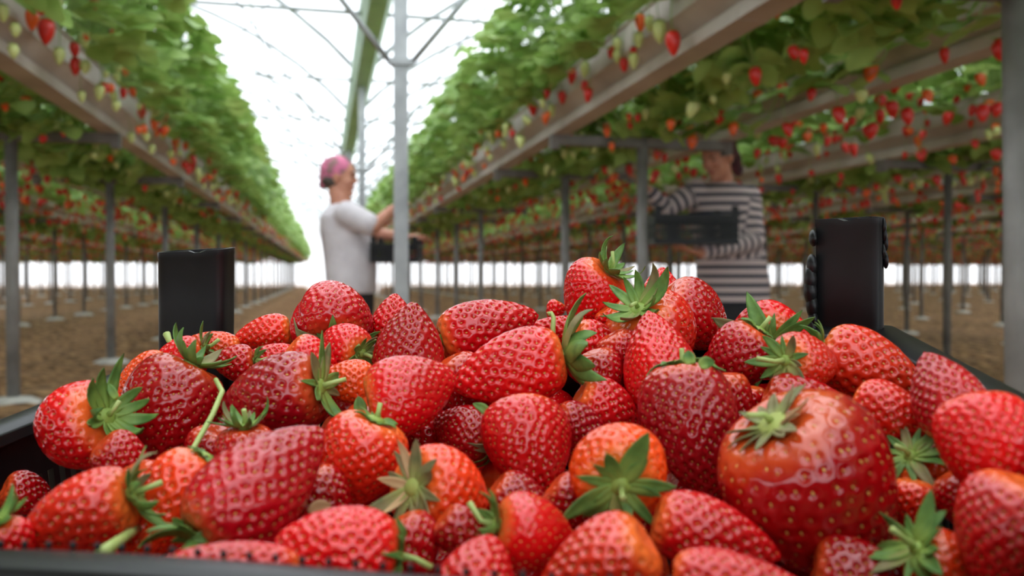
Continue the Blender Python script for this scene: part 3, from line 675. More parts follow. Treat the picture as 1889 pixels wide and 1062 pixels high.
noisy(M_SOIL, (.075, .038, .016), (.58, .34, .16), 15, 10, .34, .68, space='World', bump=.8, dist=.03, c3=(.29, .145, .058))
struct(MB().add(np.stack([GX, GY, GZ], -1).reshape(-1, 3), q).obj('floor', M_SOIL))

# ------------------------------------------------------------------ rows of raised gutters
H = .57 + .64            # underside of the crossbeams' top / rail bottom
Y0, Y1 = -5.0, 41.0  # near rows extended unseen behind the camera to block light from there
ROWS = []                # name, centre x, half width
for k in range(7): ROWS.append(('L', k, -1.35 - 2.0 * k))
for k in range(19): ROWS.append(('R', k, 1.46 + 2.0 * k))
HW = .45
ORD = ['first', 'second', 'third', 'fourth', 'fifth', 'sixth', 'seventh', 'eighth', 'ninth', 'tenth', 'eleventh', 'twelfth', 'thirteenth', 'fourteenth', 'fifteenth', 'sixteenth', 'seventeenth', 'eighteenth', 'nineteenth']
def row_words(side, k):
    s = 'left' if side == 'L' else 'right'
    return '%s row by the aisle' % s if k == 0 else '%s row out to the %s' % (ORD[k], s)
def gut_words(side, k, inner):
    return ('inner' if inner else 'outer') + ' gutter of ' + row_words(side, k)
M_COIR = noisy(mat('coir', rough=1), (.03, .018, .01), (.09, .055, .03), 60)
# cross section of one gutter (x, z), z=0 at the rail bottom
GP = [(-.042, 0), (-.042, .036), (-.039, .038), (-.022, .040), (-.022, .052), (-.064, .096), (-.070, .100), (-.070, .185), (-.078, .190), (-.078, .196), (-.062, .196), (-.062, .110), (0, .085)]
GP = GP + [(-x, z) for x, z in GP[-2::-1]]
XG = HW - .042           # gutter centre from row centre
def gutter_spans(x):
    """start of a row; near rows run on unseen behind the camera, blocking light"""
    t = math.tan(YAW + math.atan(944.5 / F_PX)) if x > 0 else math.tan(math.atan(944.5 / F_PX) - YAW)
    return max(Y0, abs(x) / t - 3.5) if abs(x) > 3 else Y0
for side, k, xc in ROWS:
    for inner in (True, False):
        sg = (1 if inner else -1) * (1 if side == 'L' else -1)
        x = xc + sg * XG; ys = gutter_spans(x)
        mb = MB(); rings = [np.array([[x + px, y, H + pz] for px, pz in GP]) for y in (ys, Y1)]
        mb.loft(rings)
        for y in np.arange(math.ceil(ys / 1.9) * 1.9, Y1, 1.9):     # joint sleeves
            mb.loft([np.array([[x + px * 1.03, yy, H + pz * 1.01 - .001] for px, pz in GP[:9] + GP[-9:]]) for yy in (y, y + .04)])
        o = mb.obj('growing_gutter', M_GUT, None, False)
        MB().box((x, (ys + Y1) / 2, H + .14), (.118, Y1 - ys - .1, .07)).obj('growing_medium', M_COIR, o, False)
        tag(o, 'long pale plastic ' + gut_words(side, k, inner), 'gutter', 'raised growing gutters')

# T-shaped row supports
ROWY = {('R', 0): [1.51, 3.66, 4.93, 7.76, 9.25, 10.87], ('L', 0): [2.2, 4.07, 5.8, 7.7, 9.55]}
sites = []
for side, k, xc in ROWS:
    ys = list(ROWY.get((side, k), []))
    y = (ys[-1] if ys else gutter_spans(xc) + (k * .83) % 1.9) + 1.9
    while y < Y1: ys.append(y); y += 1.9 if k == 0 else 1.3
    for n_, y in enumerate(ys): sites.append((side, k, xc, y, n_))
vis = []
for s_ in sites:
    u, v, d = w2p((s_[2], s_[3], .6)); vis.append((d if (-60 < u < 1950 and d > .5) else 900 + d, s_))
vis.sort(key=lambda a: a[0])
M_POST = noisy(mat('dull_steel', rough=.6, metal=.2), (.19, .18, .175), (.31, .30, .29), 7, 6)
post_m = MB().tube([(0, 0, 0), (0, 0, H)], .027, 12).mesh('post', [M_POST])
post_m2 = MB().tube([(0, 0, 0), (0, 0, H)], .022, 8).mesh('post', [M_STEELD])
beam_m = MB(); beam_m.box((0, 0, H - .022), (HW * 2, .05, .044)); 
for sx in (-1, 1): beam_m.box((sx * (HW - .02), 0, H - .03), (.035, .06, .07))
beam_m = beam_m.mesh('crossbeam', [M_STEELD], False)
def foot_mesh(seed):
    r = np.random.RandomState(seed); mb = MB(); a = np.linspace(0, 2 * PI, 14, endpoint=False)
    R1 = .10 * (1 + .25 * r.rand(14)); rings = []
    for f, z in ((1.15, -.02), (1, .012), (.6, .028), (.35, .032)):
        rings.append(np.c_[R1 * f * np.cos(a), .8 * R1 * f * np.sin(a), np.full(14, z + .003 * r.randn())])
    return mb.loft(rings).mesh('footing', [M_FOOT])
feet = [foot_mesh(q_) for q_ in range(4)]
rest = MB()
LASTK = {}
for n_, (d, (side, k, xc, y, m_)) in enumerate(vis):
    if d < 900 and n_ < 300:
        big = (side, k, m_) == ('R', 0, 0)
        where = 'nearest the camera' if m_ == 0 and k == 0 else 'number %s from the camera' % 'x'
        span = 'near end' if y < 9 else ('middle' if y < 22 else 'far end')
        if k == 0 and m_ < 9:
            lab = 'grey steel T-shaped support, %s from the camera in %s' % (ORD[m_], row_words(side, k)); grp = 'steel supports under the gutters'
        else:
            lab = 'thin grey support post at the %s of %s' % (span, row_words(side, k)); grp = lab + ' (alike)'
        t = thing('row_support', lab, 'support post', (xc, y, 0), grp)
        # the leftmost ones lean a touch
        link('post', post_m if k == 0 else post_m2, t); link('crossbeam', beam_m, t); link('footing', feet[n_ % 4], t)
        if big: t.rotation_euler = (0, math.radians(-1.2), 0); t.location = (xc + .022, y, 0)
    elif d < 900:
        rest.tube([(xc, y, 0), (xc, y, H)], .028, 6); rest.box((xc, y, H - .022), (HW * 2, .05, .044))
tag(rest.obj('row_support', M_STEELD), 'all the remaining thin support posts in the far rows of the greenhouse', 'support post', None, 'stuff')

# ------------------------------------------------------------------ strawberry plants
def leaflet(L, W, fold, droop, lod=0):
    s = np.array([0, .12, .38, .68, .90, 1.0]) if lod == 0 else np.array([0, .5, 1.0])
    w = np.array([.06, .55, 1, .92, .5, .05]) if lod == 0 else np.array([.25, 1, .25])
    V = []
    for a, b in zip(s, w):
        for yy in (-1, 0, 1): V.append([a * L, yy * b * W / 2, fold * abs(yy) * b * W / 2 - droop * a * a * L])
    m = len(s); i, j = np.meshgrid(np.arange(m - 1), np.arange(2), indexing='ij')
    q = np.stack([i * 3 + j, (i + 1) * 3 + j, (i + 1) * 3 + j + 1, i * 3 + j + 1], -1).reshape(-1, 4)
    return np.array(V), q
def rotz(a): c, s = math.cos(a), math.sin(a); return np.array([[c, -s, 0], [s, c, 0], [0, 0, 1.]])
def plant_mb(seed, nleaf, lod, hang=.0):
    """+x is the side that leans over the aisle"""
    r = np.random.RandomState(seed); mb = MB()
    for k in range(nleaf):
        a = r.rand() * 2 * PI; e = r.rand()
        if r.rand() < .36:      # low leaves hanging over the gutter sides
            sx = 1 if r.rand() < .25 else -1
            tip = np.array([(.12 + .12 * r.rand()) if sx > 0 else -(.10 + .30 * r.rand()), (r.rand() - .5) * .30, (.06 - .12 * r.rand() if sx > 0 else -.22 * r.rand() + .03) ])
        else:
            z = .10 + .42 * r.rand() ** .8; rad = .32 * math.sqrt(max(.05, 1 - (z / .60) ** 2)) * (.35 + .65 * math.sqrt(r.rand()))
            tip = np.array([math.cos(a) * rad + .05, math.sin(a) * rad * .62, z])
        out = np.array([tip[0], tip[1] * 1.3, 0]); out /= np.linalg.norm(out) + 1e-6
        d = out * (.6 + .5 * r.rand()) + np.array([0, 0, .25 - (.9 if tip[2] > .2 or tip[0] < 0 else .25) * r.rand()]); d /= np.linalg.norm(d)
        nrm = np.array([0, 0, 1.]) + out * .5 + r.randn(3) * .35
        y = np.cross(nrm, d); y /= np.linalg.norm(y); zz = np.cross(d, y); M = np.stack([d, y, zz], 1)
        sz = .070 + .035 * r.rand()
        for th in (0, 1.25, -1.25):
            V, q = leaflet(sz * (1 if th == 0 else .9), sz * .82, .22, .10 + .25 * r.rand(), lod)
            V = (V + [.006, 0, 0]) @ rotz(th).T @ M.T + tip
            mb.add(V, q, 0)
        if lod == 0:
            mid = tip * .5 + np.array([0, 0, .10])
            mb.tube([np.array([0, 0, 0.]), mid * [.6, .6, .9], tip], .0022, 4, 1, cap=False)
    return mb
def fruit_mb(m, lod, L=.042, W=.030, seed=0, slots=1):
    r = np.random.RandomState(seed); mb = MB()
    nt, nv = (9, 12) if lod == 0 else (4, 6)
    t = (1 - np.cos(np.linspace(.12, 1, nt) * PI)) / 2; t = np.clip(t, .02, .98); a = np.linspace(0, 2 * PI, nv, endpoint=False)
    rr = W / 2 * np.sin(PI * t ** .62) ** .62
    mb.loft([np.c_[x * np.cos(a), x * np.sin(a), np.full(nv, -L * y)] for x, y in zip(rr, t)], m)
    n = 7 if lod == 0 else 4
    for k in range(n):
        p = k * 2 * PI / n + r.rand() * .5; d = np.array([math.cos(p), math.sin(p), 0]); c = np.array([-math.sin(p), math.cos(p), 0]); l = W * .62
        V = np.array([[0, 0, .001], d * l * .5 - c * l * .18 + [0, 0, -.0], d * l + [0, 0, .004 * r.randn()], d * l * .5 + c * l * .18])
        mb.add(V, np.array([[0, 1, 2, 3]]), slots)
    if lod == 0: mb.tube([(0, 0, -.001), (.002, 0, .03), (-.004 * r.randn(), .003, .085)], .0012, 5, slots)
    return mb
HT = H + .17
plant_meshes = [plant_mb(s_, 38, 0).mesh('strawberry_plant', [M_LEAF, M_STEM]) for s_ in range(7)]
fruit_meshes = {c: [fruit_mb(0, 0, L=.040 + .012 * s_, W=.030 + .003 * s_, seed=s_).mesh('hanging_fruit', [m_, M_LEAF]) for s_ in range(2)] for c, m_ in (('r', M_RIPE), ('o', M_ORNG), ('p', M_PALE))}
psites = []; rs = random.Random(11)
for side, k, xc in ROWS:
    for inner in (True, False):
        sg = (1 if inner else -1) * (1 if side == 'L' else -1); x = xc + sg * XG
        y = (Y0 if k <= 3 else max(.35, gutter_spans(x))) + rs.random() * .1
        while y < Y1:
            psites.append((side, k, inner, x, y, sg)); y += .17 if k == 0 else .17
pv = []
for s_ in psites:
    u, v, d = w2p((s_[3], s_[4], HT + .1))
    if -40 < u < 1930 and v > -320 and d > .8: pv.append((d * (1 if s_[1] == 0 else 1.25), s_))
    elif (-260 < u < 2150 and d > .3) or (s_[1] <= 3 and s_[4] < 12): pv.append((500 + d, s_))  # includes out-of-view plants behind the camera, added to hold back light
    if 0: pv.append((d * (1 if s_[1] == 0 else 1.25), s_))
pv.sort(key=lambda a: a[0])
owners = []
farV = MB(); farF = MB()
lods = [plant_mb(50 + s_, 28, 1) for s_ in range(5)]
lods = [(np.concatenate(m_.V), np.concatenate(m_.Fs)) for m_ in lods]
flod = []
for s_ in range(3):
    m_ = fruit_mb(0, 1, .045, .034, s_); flod.append((np.concatenate(m_.V), m_.Fs, m_.mi))
bat = {q_: [] for q_ in range(5)}; fbat = {q_: [] for q_ in range(3)}
def span_words(side, k, y):
    if k == 0:
        ys = ROWY[(side, 0)]
        for a_ in range(len(ys)):
            if y < ys[a_]: return 'before the first cross beam' if a_ == 0 else 'past the %s cross beam' % ORD[a_ - 1]
        return 'towards the far end'
    return 'in its near stretch' if y < 6 else 'in its middle stretch' if y < 14 else 'towards the far end'
for n_, (dd, (side, k, inner, x, y, sg)) in enumerate(pv):
    rot = rs.uniform(-.3, .3) + (0 if (sg > 0) == inner or True else PI)
    flip = 1 if sg > 0 else -1           # local +x towards the nearer aisle of this gutter
    ang = (0 if flip > 0 else PI) + rs.uniform(-.35, .35)
    wid = 1.22 if side == 'L' and inner and k == 0 else (1.0 if k == 0 and inner else 1.35)
    outr = not (k == 0 and inner)
    hgt = (1.12 if side == 'L' else 1.0) * rs.uniform(.86, 1.12)
    nf = rs.choice([4, 5, 6]) if not outr else rs.choice([6, 7, 8, 9]); fr = []
    for q_ in range(nf):
        out = rs.random() < .55
        fx = (rs.uniform(.125, .20) if out else -rs.uniform(.12, .20)); fz = rs.uniform(-.20, .04) if out else rs.uniform(-.24, .02)
        if outr: fx *= rs.uniform(.8, 1.9); fz = rs.uniform(-.27, .10)
        c = rs.choices('rop', (.30, .2, .50) if not outr else (.62, .18, .20))[0]
        fr.append((fx, rs.uniform(-.10, .10), fz, c, rs.random() * 6.28, rs.uniform(.7, 1.15) if not outr else rs.uniform(.9, 1.3)))
    if n_ < 300:
        p = link('strawberry_plant', plant_meshes[rs.randrange(7)]); p.location = (x, y, HT); p.rotation_euler = (0, 0, ang); p.scale = (wid, 1, hgt)
        lab = 'strawberry plant %s, %s' % (span_words(side, k, y), gut_words(side, k, inner))
        tag(p, lab, 'strawberry plant', lab + ' (alike)')
        near = k == 0 and inner and y < 3.2
        for fx, fy, fz, c, ra, sc in fr:
            if near and fx > 0: continue
            f_ = link('fruit', fruit_meshes[c][rs.randrange(2)], p); f_.location = (fx / wid, fy, fz / hgt); f_.rotation_euler = (rs.uniform(-.2, .2), rs.uniform(-.2, .2), ra); f_.scale = (sc / wid, sc, sc / hgt)
        owners.append(p)
    else:
        s_ = rs.uniform(.9, 1.15) * (1.25 if outr else 1); bat[n_ % 5].append((x, y, HT, ang, s_, hgt * (1.1 if outr else 1)))
        ca, sa = math.cos(ang), math.sin(ang)
        for fx, fy, fz, c, ra, sc in fr:
            fbat['rop'.index(c)].append((x + ca * fx - sa * fy, y + sa * fx + ca * fy, HT + fz, ra, sc, sc))
def batch(mb, V, Fs, mi, B_):
    if not B_: return
    B_ = np.array(B_); c, s = np.cos(B_[:, 3]), np.sin(B_[:, 3])
    X = (V[None, :, 0] * c[:, None] - V[None, :, 1] * s[:, None]) * B_[:, 4:5] + B_[:, 0:1]
    Y = (V[None, :, 0] * s[:, None] + V[None, :, 1] * c[:, None]) * B_[:, 4:5] + B_[:, 1:2]
    Z = V[None, :, 2] * B_[:, 5:6] + B_[:, 2:3]
    off = (np.arange(len(B_)) * len(V))[:, None, None]
    mb.add(np.stack([X, Y, Z], -1).reshape(-1, 3), [(f[None] + off).reshape(-1, f.shape[1]) for f in Fs], 0)
    nF = len(Fs)
    for a_, m_ in zip(range(nF), mi): mb.mi[-nF + a_] = np.tile(m_, len(B_)).astype(np.int32)
for q_ in range(5): batch(farV, lods[q_][0], [lods[q_][1]], [np.zeros(len(lods[q_][1]), np.int32)], bat[q_])
far = farV.obj('strawberry_plant', M_LEAF); tag(far, 'green foliage of the farther strawberry rows, plus added unseen plants behind the camera', 'strawberry plants', None, 'stuff')
for q_ in range(3):
    V, Fs, mi = flod[q_]; mi = [np.where(m_ == 0, q_, 3) for m_ in mi]
    batch(farF, V, Fs, mi, fbat[q_])
ff = farF.obj('fruit', [M_RIPE, M_ORNG, M_PALE, M_LEAF], far); ff['kind'] = 'stuff'
print('plants', len(pv), 'owners', len(owners))
# the fruit trusses that can be told apart, on the plants they hang from
bpy.context.view_layer.update()
def near_fruit(px, py, hpx, c, xw):
    # the truss hangs in the vertical plane x = xw
    r_ = P(px, py, 1.0) - CAM; d = xw / r_[0]; p = CAM + r_ * d
    best = min(owners, key=lambda o: abs(o.location.x - xw) * 1.5 + abs(o.location.y - p[1]))
    f_ = link('fruit', fruit_meshes[c][1], None); f_.parent = best; f_.matrix_parent_inverse = best.matrix_world.inverted()
    s = hpx * d / F_PX / .052; f_.location = p + np.array([0, 0, .5 * .052 * s]); f_.scale = (s * .95, s * .95, s)
    f_.rotation_euler = (.05, .06, px % 6)
for px, py, h, c in ((60, 37, 40, 'o'), (86, 60, 50, 'r'), (110, 105, 34, 'p'), (155, 75, 34, 'p'), (140, 124, 34, 'r'), (137, 92, 30, 'r'), (212, 66, 28, 'o'), (228, 172, 22, 'r'), (108, 8, 28, 'p'), (4, 25, 34, 'p'), (325, 265, 24, 'o'), (352, 303, 30, 'r'), (388, 318, 20, 'o'), (283, 222, 20, 'p'), (303, 230, 22, 'p'), (345, 240, 24, 'p'), (385, 285, 20, 'r'), (175, 8, 24, 'r')):
    near_fruit(px, py, h, c, -.83)
for px, py, h, c in ((1240, 80, 48, 'r'), (1215, 60, 44, 'p'), (1180, 43, 34, 'o'), (1197, 45, 30, 'p'), (1178, 75, 32, 'p'), (1138, 84, 28, 'p'), (1137, 106, 26, 'p'), (1150, 120, 28, 'r'), (1168, 112, 32, 'p'), (1168, 98, 24, 'r'), (1128, 97, 24, 'r'), (1080, 130, 30, 'p'), (1056, 142, 30, 'r'), (1078, 160, 24, 'r'), (1086, 176, 28, 'r'), (1046, 118, 28, 'p'), (1022, 105, 28, 'p'), (1000, 132, 22, 'p'), (1014, 138, 20, 'r'), (1003, 162, 24, 'r'), (1036, 180, 26, 'r'), (1017, 205, 24, 'p'), (982, 200, 30, 'r'), (921, 164, 18, 'r'), (922, 242, 22, 'o'), (1130, 55, 24, 'p')):
    near_fruit(px, py, h, c, .955)

# ------------------------------------------------------------------ greenhouse: film, hoops, columns, roof gutter
VX = .39; ZG = .57 + 2.03; SP = 7.0; RISE = 1.55
Rr = ((SP / 2) ** 2 + RISE ** 2) / (2 * RISE)
def arch(x0, n=24):
    xs = np.linspace(0, SP, n + 1); z = np.sqrt(Rr ** 2 - (xs - SP / 2) ** 2) - (Rr - RISE)
    return np.c_[x0 + xs, ZG + .08 + z]
xv = [VX + SP * k for k in range(-3, 7)]
mb = MB()
for k in range(len(xv) - 1):
    a = arch(xv[k]); rings = [np.c_[a[:, 0], np.full(len(a), y), a[:, 1]] for y in (-6, 42.5)]
    mb.loft(rings, closed=False, cap0=False, cap1=False)
struct(mb.obj('ceiling', M_FILM))
def panel(name, p0, p1, m):
    (x0, y0), (x1, y1) = p0, p1
    V = np.array([[x0, y0, -.4], [x1, y1, -.4], [x1, y1, ZG + 1.7], [x0, y0, ZG + 1.7]])
    return struct(MB().add(V, np.array([[0, 1, 2, 3]])).obj(name, m, None, False))
panel('wall_back', (xv[0], 42.5), (xv[-1], 42.5), M_FILMW)
panel('wall_front', (xv[0], -6), (xv[-1], -6), M_FILMW)
panel('wall_left', (xv[0], -6), (xv[0], 42.5), M_FILMW)
panel('wall_right', (xv[-1], -6), (xv[-1], 42.5), M_FILMW)
HY = [2.05, 4.32, 6.55, 8.80, 11.05, 13.3, 15.5, 17.8, 20.0, 22.3, 24.5, 26.8, 29, 31.3, 33.5, 35.8, 38, 40.3]
hoop_cache = {}
for side, x0 in (('left', VX - SP), ('right', VX)):
    hm = MB(); a = arch(x0, 20); hm.tube([(p[0] - x0, 0, p[1] - .03) for p in a], .028, 8)
    hm = hm.mesh('arch', [M_STEEL])
    tm = MB().tube([(0, 0, ZG), (SP, 0, ZG)], .016, 6).mesh('tie_wire', [M_STEEL])
    wm = MB()
    for f0, f1 in ((.18, .30), (.42, .30), (.42, .54), (.66, .54), (.66, .78), (.90, .78)):
        top = arch(0)[int(f0 * 24)]; wm.tube([(top[0], 0, top[1] - .03), (f1 * SP, 0, ZG)], .009, 6)
    wm = wm.mesh('web_bar', [M_STEEL])
    for n_, y in enumerate(HY):
        lab = 'thin steel roof arch with tie wire, %s from the camera on the %s span' % (ORD[n_], side)
        t = thing('roof_truss', lab, 'roof truss', (x0, y, 0), 'steel roof arches')
        link('arch', hm, t); link('tie_wire', tm, t); link('web_bar', wm, t)
pur = 0
for side, x0 in (('left', VX - SP), ('right', VX)):
    for f0 in (4, 8, 12, 16, 20):
        p = arch(x0)[f0]; o = MB().tube([(p[0], -4, p[1] - .06), (p[0], 42, p[1] - .06)], .010, 6).obj('roof_purlin', M_STEEL)
        tag(o, 'thin steel rail running along the %s roof span, %s up from its left edge' % (side, ORD[f0 // 4 - 1]), 'roof rail', 'rails along the roof')
# valley gutter
vg = MB(); a = [(-.10, .06), (-.10, -.03), (-.055, -.10), (.055, -.10), (.10, -.03), (.10, .06), (.115, .06), (.115, -.04), (.065, -.115), (-.065, -.115), (-.115, -.04), (-.115, .06)]
vg.loft([np.array([[VX + x, y, ZG + .05 + z] for x, z in a]) for y in (-5, 42.4)])
tag(vg.obj('roof_gutter', M_DUCT, None, False), 'long grey-green roof gutter running away above the centre aisle', 'roof gutter')
for n_, y in enumerate([4.32, 8.80, 13.3, 17.8, 22.3, 26.8, 31.3, 35.8, 40.3]):
    t = thing('greenhouse_column', 'square grey steel column, %s from the camera under the roof gutter' % ORD[n_], 'column', (VX, y, 0), 'columns under the roof gutter')
    MB().box((0, 0, (ZG - .4) / 2 - .0), (.072, .05, ZG + .34)).obj('post', M_STEEL, t, False)
    zc = .57 + (507 - 118) / 1525 * 4.31
    c_ = MB(); c_.box((0, 0, zc), (.098, .075, .035)); c_.box((-.058, 0, zc), (.02, .03, .028)); c_.box((.058, 0, zc), (.02, .03, .028)); c_.obj('clamp', M_STEEL, t, False)
    for sx in (-1, 1):
        MB().tube([(sx * .055, 0, zc), (sx * (.055 + .42), 0, zc + .52), (sx * 1.35, 0, ZG + .9)], .016, 8).obj('brace', M_STEEL, t)
# ------------------------------------------------------------------ people
M_SKIN = noisy(mat('skin', rough=.5), (.52, .22, .14), (.62, .29, .19), 18); M_SKIN.node_tree.nodes['Principled BSDF'].inputs['Subsurface Weight'].default_value = .1
M_TSHIRT = noisy(mat('white_cotton', rough=.9), (.62, .57, .60), (.72, .67, .70), 14, bump=.3, dist=.01)
M_TROUS = mat('black_trousers', (.012, .012, .015), .8)
M_SHOE = mat('dark_rubber_boots', (.02, .025, .02), .5)
M_EYE = mat('eye', (.05, .03, .02), .2)
M_HAIR = mat('dark_hair', (.07, .055, .045), .6)
M_PINK = noisy(mat('pink_patterned_scarf', rough=.85), (.30, .17, .16), (.70, .20, .33), 26, 3, .42, .56, c3=(.55, .14, .26))
M_MAROON = noisy(mat('dark_plum_scarf', rough=.85), (.035, .012, .016), (.11, .035, .045), 22, 3, .4, .6)
def stripe_mat():
    m = mat('navy_striped_jersey', rough=.9); nt = m.node_tree; L = nt.links
    at = N(m, 'ShaderNodeAttribute', attribute_name='stripe')
    mo = N(m, 'ShaderNodeMath', operation='PINGPONG'); mo.inputs[1].default_value = .0235; L.new(at.outputs['Fac'], mo.inputs[0])
    r = N(m, 'ShaderNodeMapRange'); r.inputs['From Min'].default_value = .0090; r.inputs['From Max'].default_value = .0105; L.new(mo.outputs[0], r.inputs['Value'])
    mx = N(m, 'ShaderNodeMix', data_type='RGBA'); mx.inputs['A'].default_value = (.022, .030, .048, 1); mx.inputs['B'].default_value = (.56, .45, .44, 1)
    L.new(r.outputs[0], mx.inputs['Factor']); L.new(mx.outputs['Result'], nt.nodes['Principled BSDF'].inputs['Base Color'])
    return m
M_STRIPE = stripe_mat()

def remeshed(name, mb, m, voxel, smooth_it=6, parent=None, attr=None):
    me = mb.mesh('tmp', m); o = link('tmp', me)
    r = o.modifiers.new('r', 'REMESH'); r.mode = 'VOXEL'; r.voxel_size = voxel; r.use_smooth_shade = True
    s = o.modifiers.new('s', 'SMOOTH'); s.iterations = smooth_it; s.factor = .5
    dg = bpy.context.evaluated_depsgraph_get(); dg.update()
    ev = bpy.data.meshes.new_from_object(o.evaluated_get(dg)); ev.name = name
    bpy.data.objects.remove(o)
    ev.materials.clear(); ev.materials.append(m)
    ev.polygons.foreach_set('use_smooth', np.ones(len(ev.polygons), bool))
    if attr:
        V = np.empty(len(ev.vertices) * 3, np.float32); ev.vertices.foreach_get('co', V); V = V.reshape(-1, 3)
        a = ev.attributes.new(attr[0], 'FLOAT', 'POINT'); a.data.foreach_set('value', attr[1](V).astype(np.float32))
    c = link(name, ev)
    if parent is not None: c.parent = parent; c.matrix_parent_inverse = parent.matrix_world.inverted()
    return c
def limb(mb, pts, rad, n=14, sub=6):
    pts = np.array(pts, float); rad = np.array(rad, float)
    k = np.arange(len(pts)); s = np.linspace(0, len(pts) - 1, (len(pts) - 1) * sub + 1)
    q = np.stack([np.interp(s, k, pts[:, a]) for a in range(3)], 1); r = np.interp(s, k, rad)
    mb.tube(q, r, n)
    for p, r_ in zip(pts, rad): mb.ball(p, (r_,) * 3, 8, 12)
def rings_body(mb, rows, n=24):
    """rows: (centre xyz, half along a, half along b, unit a, unit b)"""
    t = np.linspace(0, 2 * PI, n, endpoint=False); R = []
    for c, ha, hb, a, b in rows:
        cx_, sx_ = np.cos(t), np.sin(t)
        R.append(np.array(c) + (np.sign(cx_) * abs(cx_) ** .85 * ha)[:, None] * a + (np.sign(sx_) * abs(sx_) ** .85 * hb)[:, None] * b)
    mb.loft(R)
def unit(v): v = np.array(v, float); return v / np.linalg.norm(v)
def hand(mb, wrist, d, palm, thumb_side, curl=.6, s=1.0):
    d = unit(d); palm = unit(np.array(palm) - d * (np.array(palm) @ d)); side = np.cross(d, palm) * thumb_side
    c = wrist + d * .045 * s
    M = np.stack([d, side, palm], 1)
    mb.ball(c, (.052 * s, .040 * s, .015 * s), 8, 12, M=M); mb.ball(wrist, (.026 * s,) * 3, 8, 10)
    for k, (off, ln) in enumerate(((.030, .068), (.010, .076), (-.010, .070), (-.029, .054))):
        p = wrist + d * .082 * s + side * off * s; pts = [p - d * .02 * s, p]; a = .15
        for f in (.45, .32, .23):
            a += curl * (.5 + .1 * k); dd = d * math.cos(a) + palm * math.sin(a); p = p + dd * ln * f * s; pts.append(p)
        limb(mb, pts, [.0095 * s, .009 * s, .0085 * s, .008 * s, .0068 * s], 8, 3)
    p = wrist + d * .022 * s + side * .028 * s; pts = [p]
    for a, l in ((.75, .035), (.45, .030), (.25, .022)):
        p = p + (d * math.cos(a) + side * math.sin(a) * .8 + palm * .5 * math.sin(a)) * l * s; pts.append(p)
    limb(mb, pts, [.013 * s, .0105 * s, .0095 * s, .0075 * s], 8, 3)
def head(mb, c, M):
    b = lambda p, r: mb.ball(np.array(c) + M @ np.array(p, float), r, 12, 16, M=M)
    b((-.008, 0, .025), (.096, .076, .092)); b((.020, 0, -.045), (.066, .056, .060)); b((.030, 0, 0), (.060, .062, .075))
    b((.092, 0, -.012), (.017, .012, .013)); b((.084, 0, .006), (.013, .009, .024)); b((.074, 0, .030), (.018, .044, .011))
    b((.076, 0, -.048), (.014, .024, .010)); b((.066, 0, -.083), (.022, .024, .018))
    for s in (-1, 1):
        b((.056, s * .036, -.020), (.028, .022, .024)); b((-.004, s * .076, -.005), (.017, .008, .030)); b((-.002, s * .074, -.028), (.010, .007, .011))
def face_parts(root, c, M):
    def ch(name, mb, m):
        o = mb.obj(name, m); o.parent = root; o.matrix_parent_inverse = root.matrix_world.inverted()
    for s in (-1, 1):
        ch('eye', MB().ball(np.array(c) + M @ np.array([.080, s * .031, .010]), (.008, .011, .006), 8, 10, M=M), M_EYE)
        ch('eyebrow', MB().tube([np.array(c) + M @ np.array(p) for p in ((.088, s * .014, .030), (.089, s * .030, .036), (.078, s * .048, .031))], .0035, 6), M_HAIR)
    ch('lips', MB().ball(np.array(c) + M @ np.array([.086, 0, -.050]), (.006, .021, .006), 8, 10, M=M), mat('lips', (.42, .10, .09), .5))
def legs(skin, trousers, shoes, hipc, a, b, z0, hem):
    for s in (-1, 1):
        hx = hipc + b * s * .095; kn = np.array([hx[0], hx[1], z0 + .47]) + a * .015; an = np.array([hx[0], hx[1], z0 + .08]) - a * .01
        limb(skin, [hx, kn, an], [.075, .05, .038])
        limb(trousers, [hx, kn, an + [0, 0, .03]], [.100, .070, .058])
        sh = an + [0, 0, -.035]
        shoes.append(MB()); shoes[-1].ball(sh + a * .05 + np.array([0, 0, -.002]), (.135, .048, .042), 8, 14, M=np.stack([a, b, [0, 0, 1]], 1)); limb(shoes[-1], [sh, sh + [0, 0, .12]], [.047, .052])
def person(name_label, D, parts): pass
Z = np.array([0, 0, 1.0])

# --- woman in the white T-shirt, centre aisle, turned to the right
D1 = 4.75; base = P(645, 545, D1); zf = float(ground_z(np.array(base[0]), np.array(base[1])))
w1 = thing('person', 'person in a white T-shirt and pink patterned headscarf picking fruit beside the square steel column', 'person', (base[0], base[1], zf))
bpy.context.view_layer.update()
a1 = unit([.96, -.28, 0]); b1 = np.cross(Z, a1)
def P1(px, py, d=0): return P(px, py, D1 + d)
sk = MB(); sh = MB(); tr_ = MB(); shoes = []
S1 = 1 / (F_PX / D1)
def row1(y, l, r, side, grow=0): return (P1((l + r) / 2, y), (r - l) / 2 * S1 + grow, side + grow, a1, b1)
rows = [(376, 616, 646, .07), (386, 606, 658, .15), (402, 594, 668, .185), (430, 593, 680, .185), (455, 597, 689, .18), (485, 601, 694, .185), (515, 604, 693, .19), (542, 607, 690, .19)]
rings_body(sh, [row1(*r) for r in rows])
rings_body(sk, [row1(r[0], r[1], r[2], r[3], -.016) for r in rows])
rings_body(tr_, [row1(530, 610, 688, .175), row1(570, 608, 688, .18), row1(600, 612, 684, .165)])
hc = P1(627, 328); R1 = np.stack([a1, b1, Z], 1); ta = -.10
R1 = R1 @ np.array([[math.cos(ta), 0, math.sin(ta)], [0, 1, 0], [-math.sin(ta), 0, math.cos(ta)]]).T
head(sk, hc, R1); limb(sk, [P1(622, 345), P1(630, 378)], [.055, .062])
ns, fs = P1(640, 394, -.17), P1(640, 392, .17)
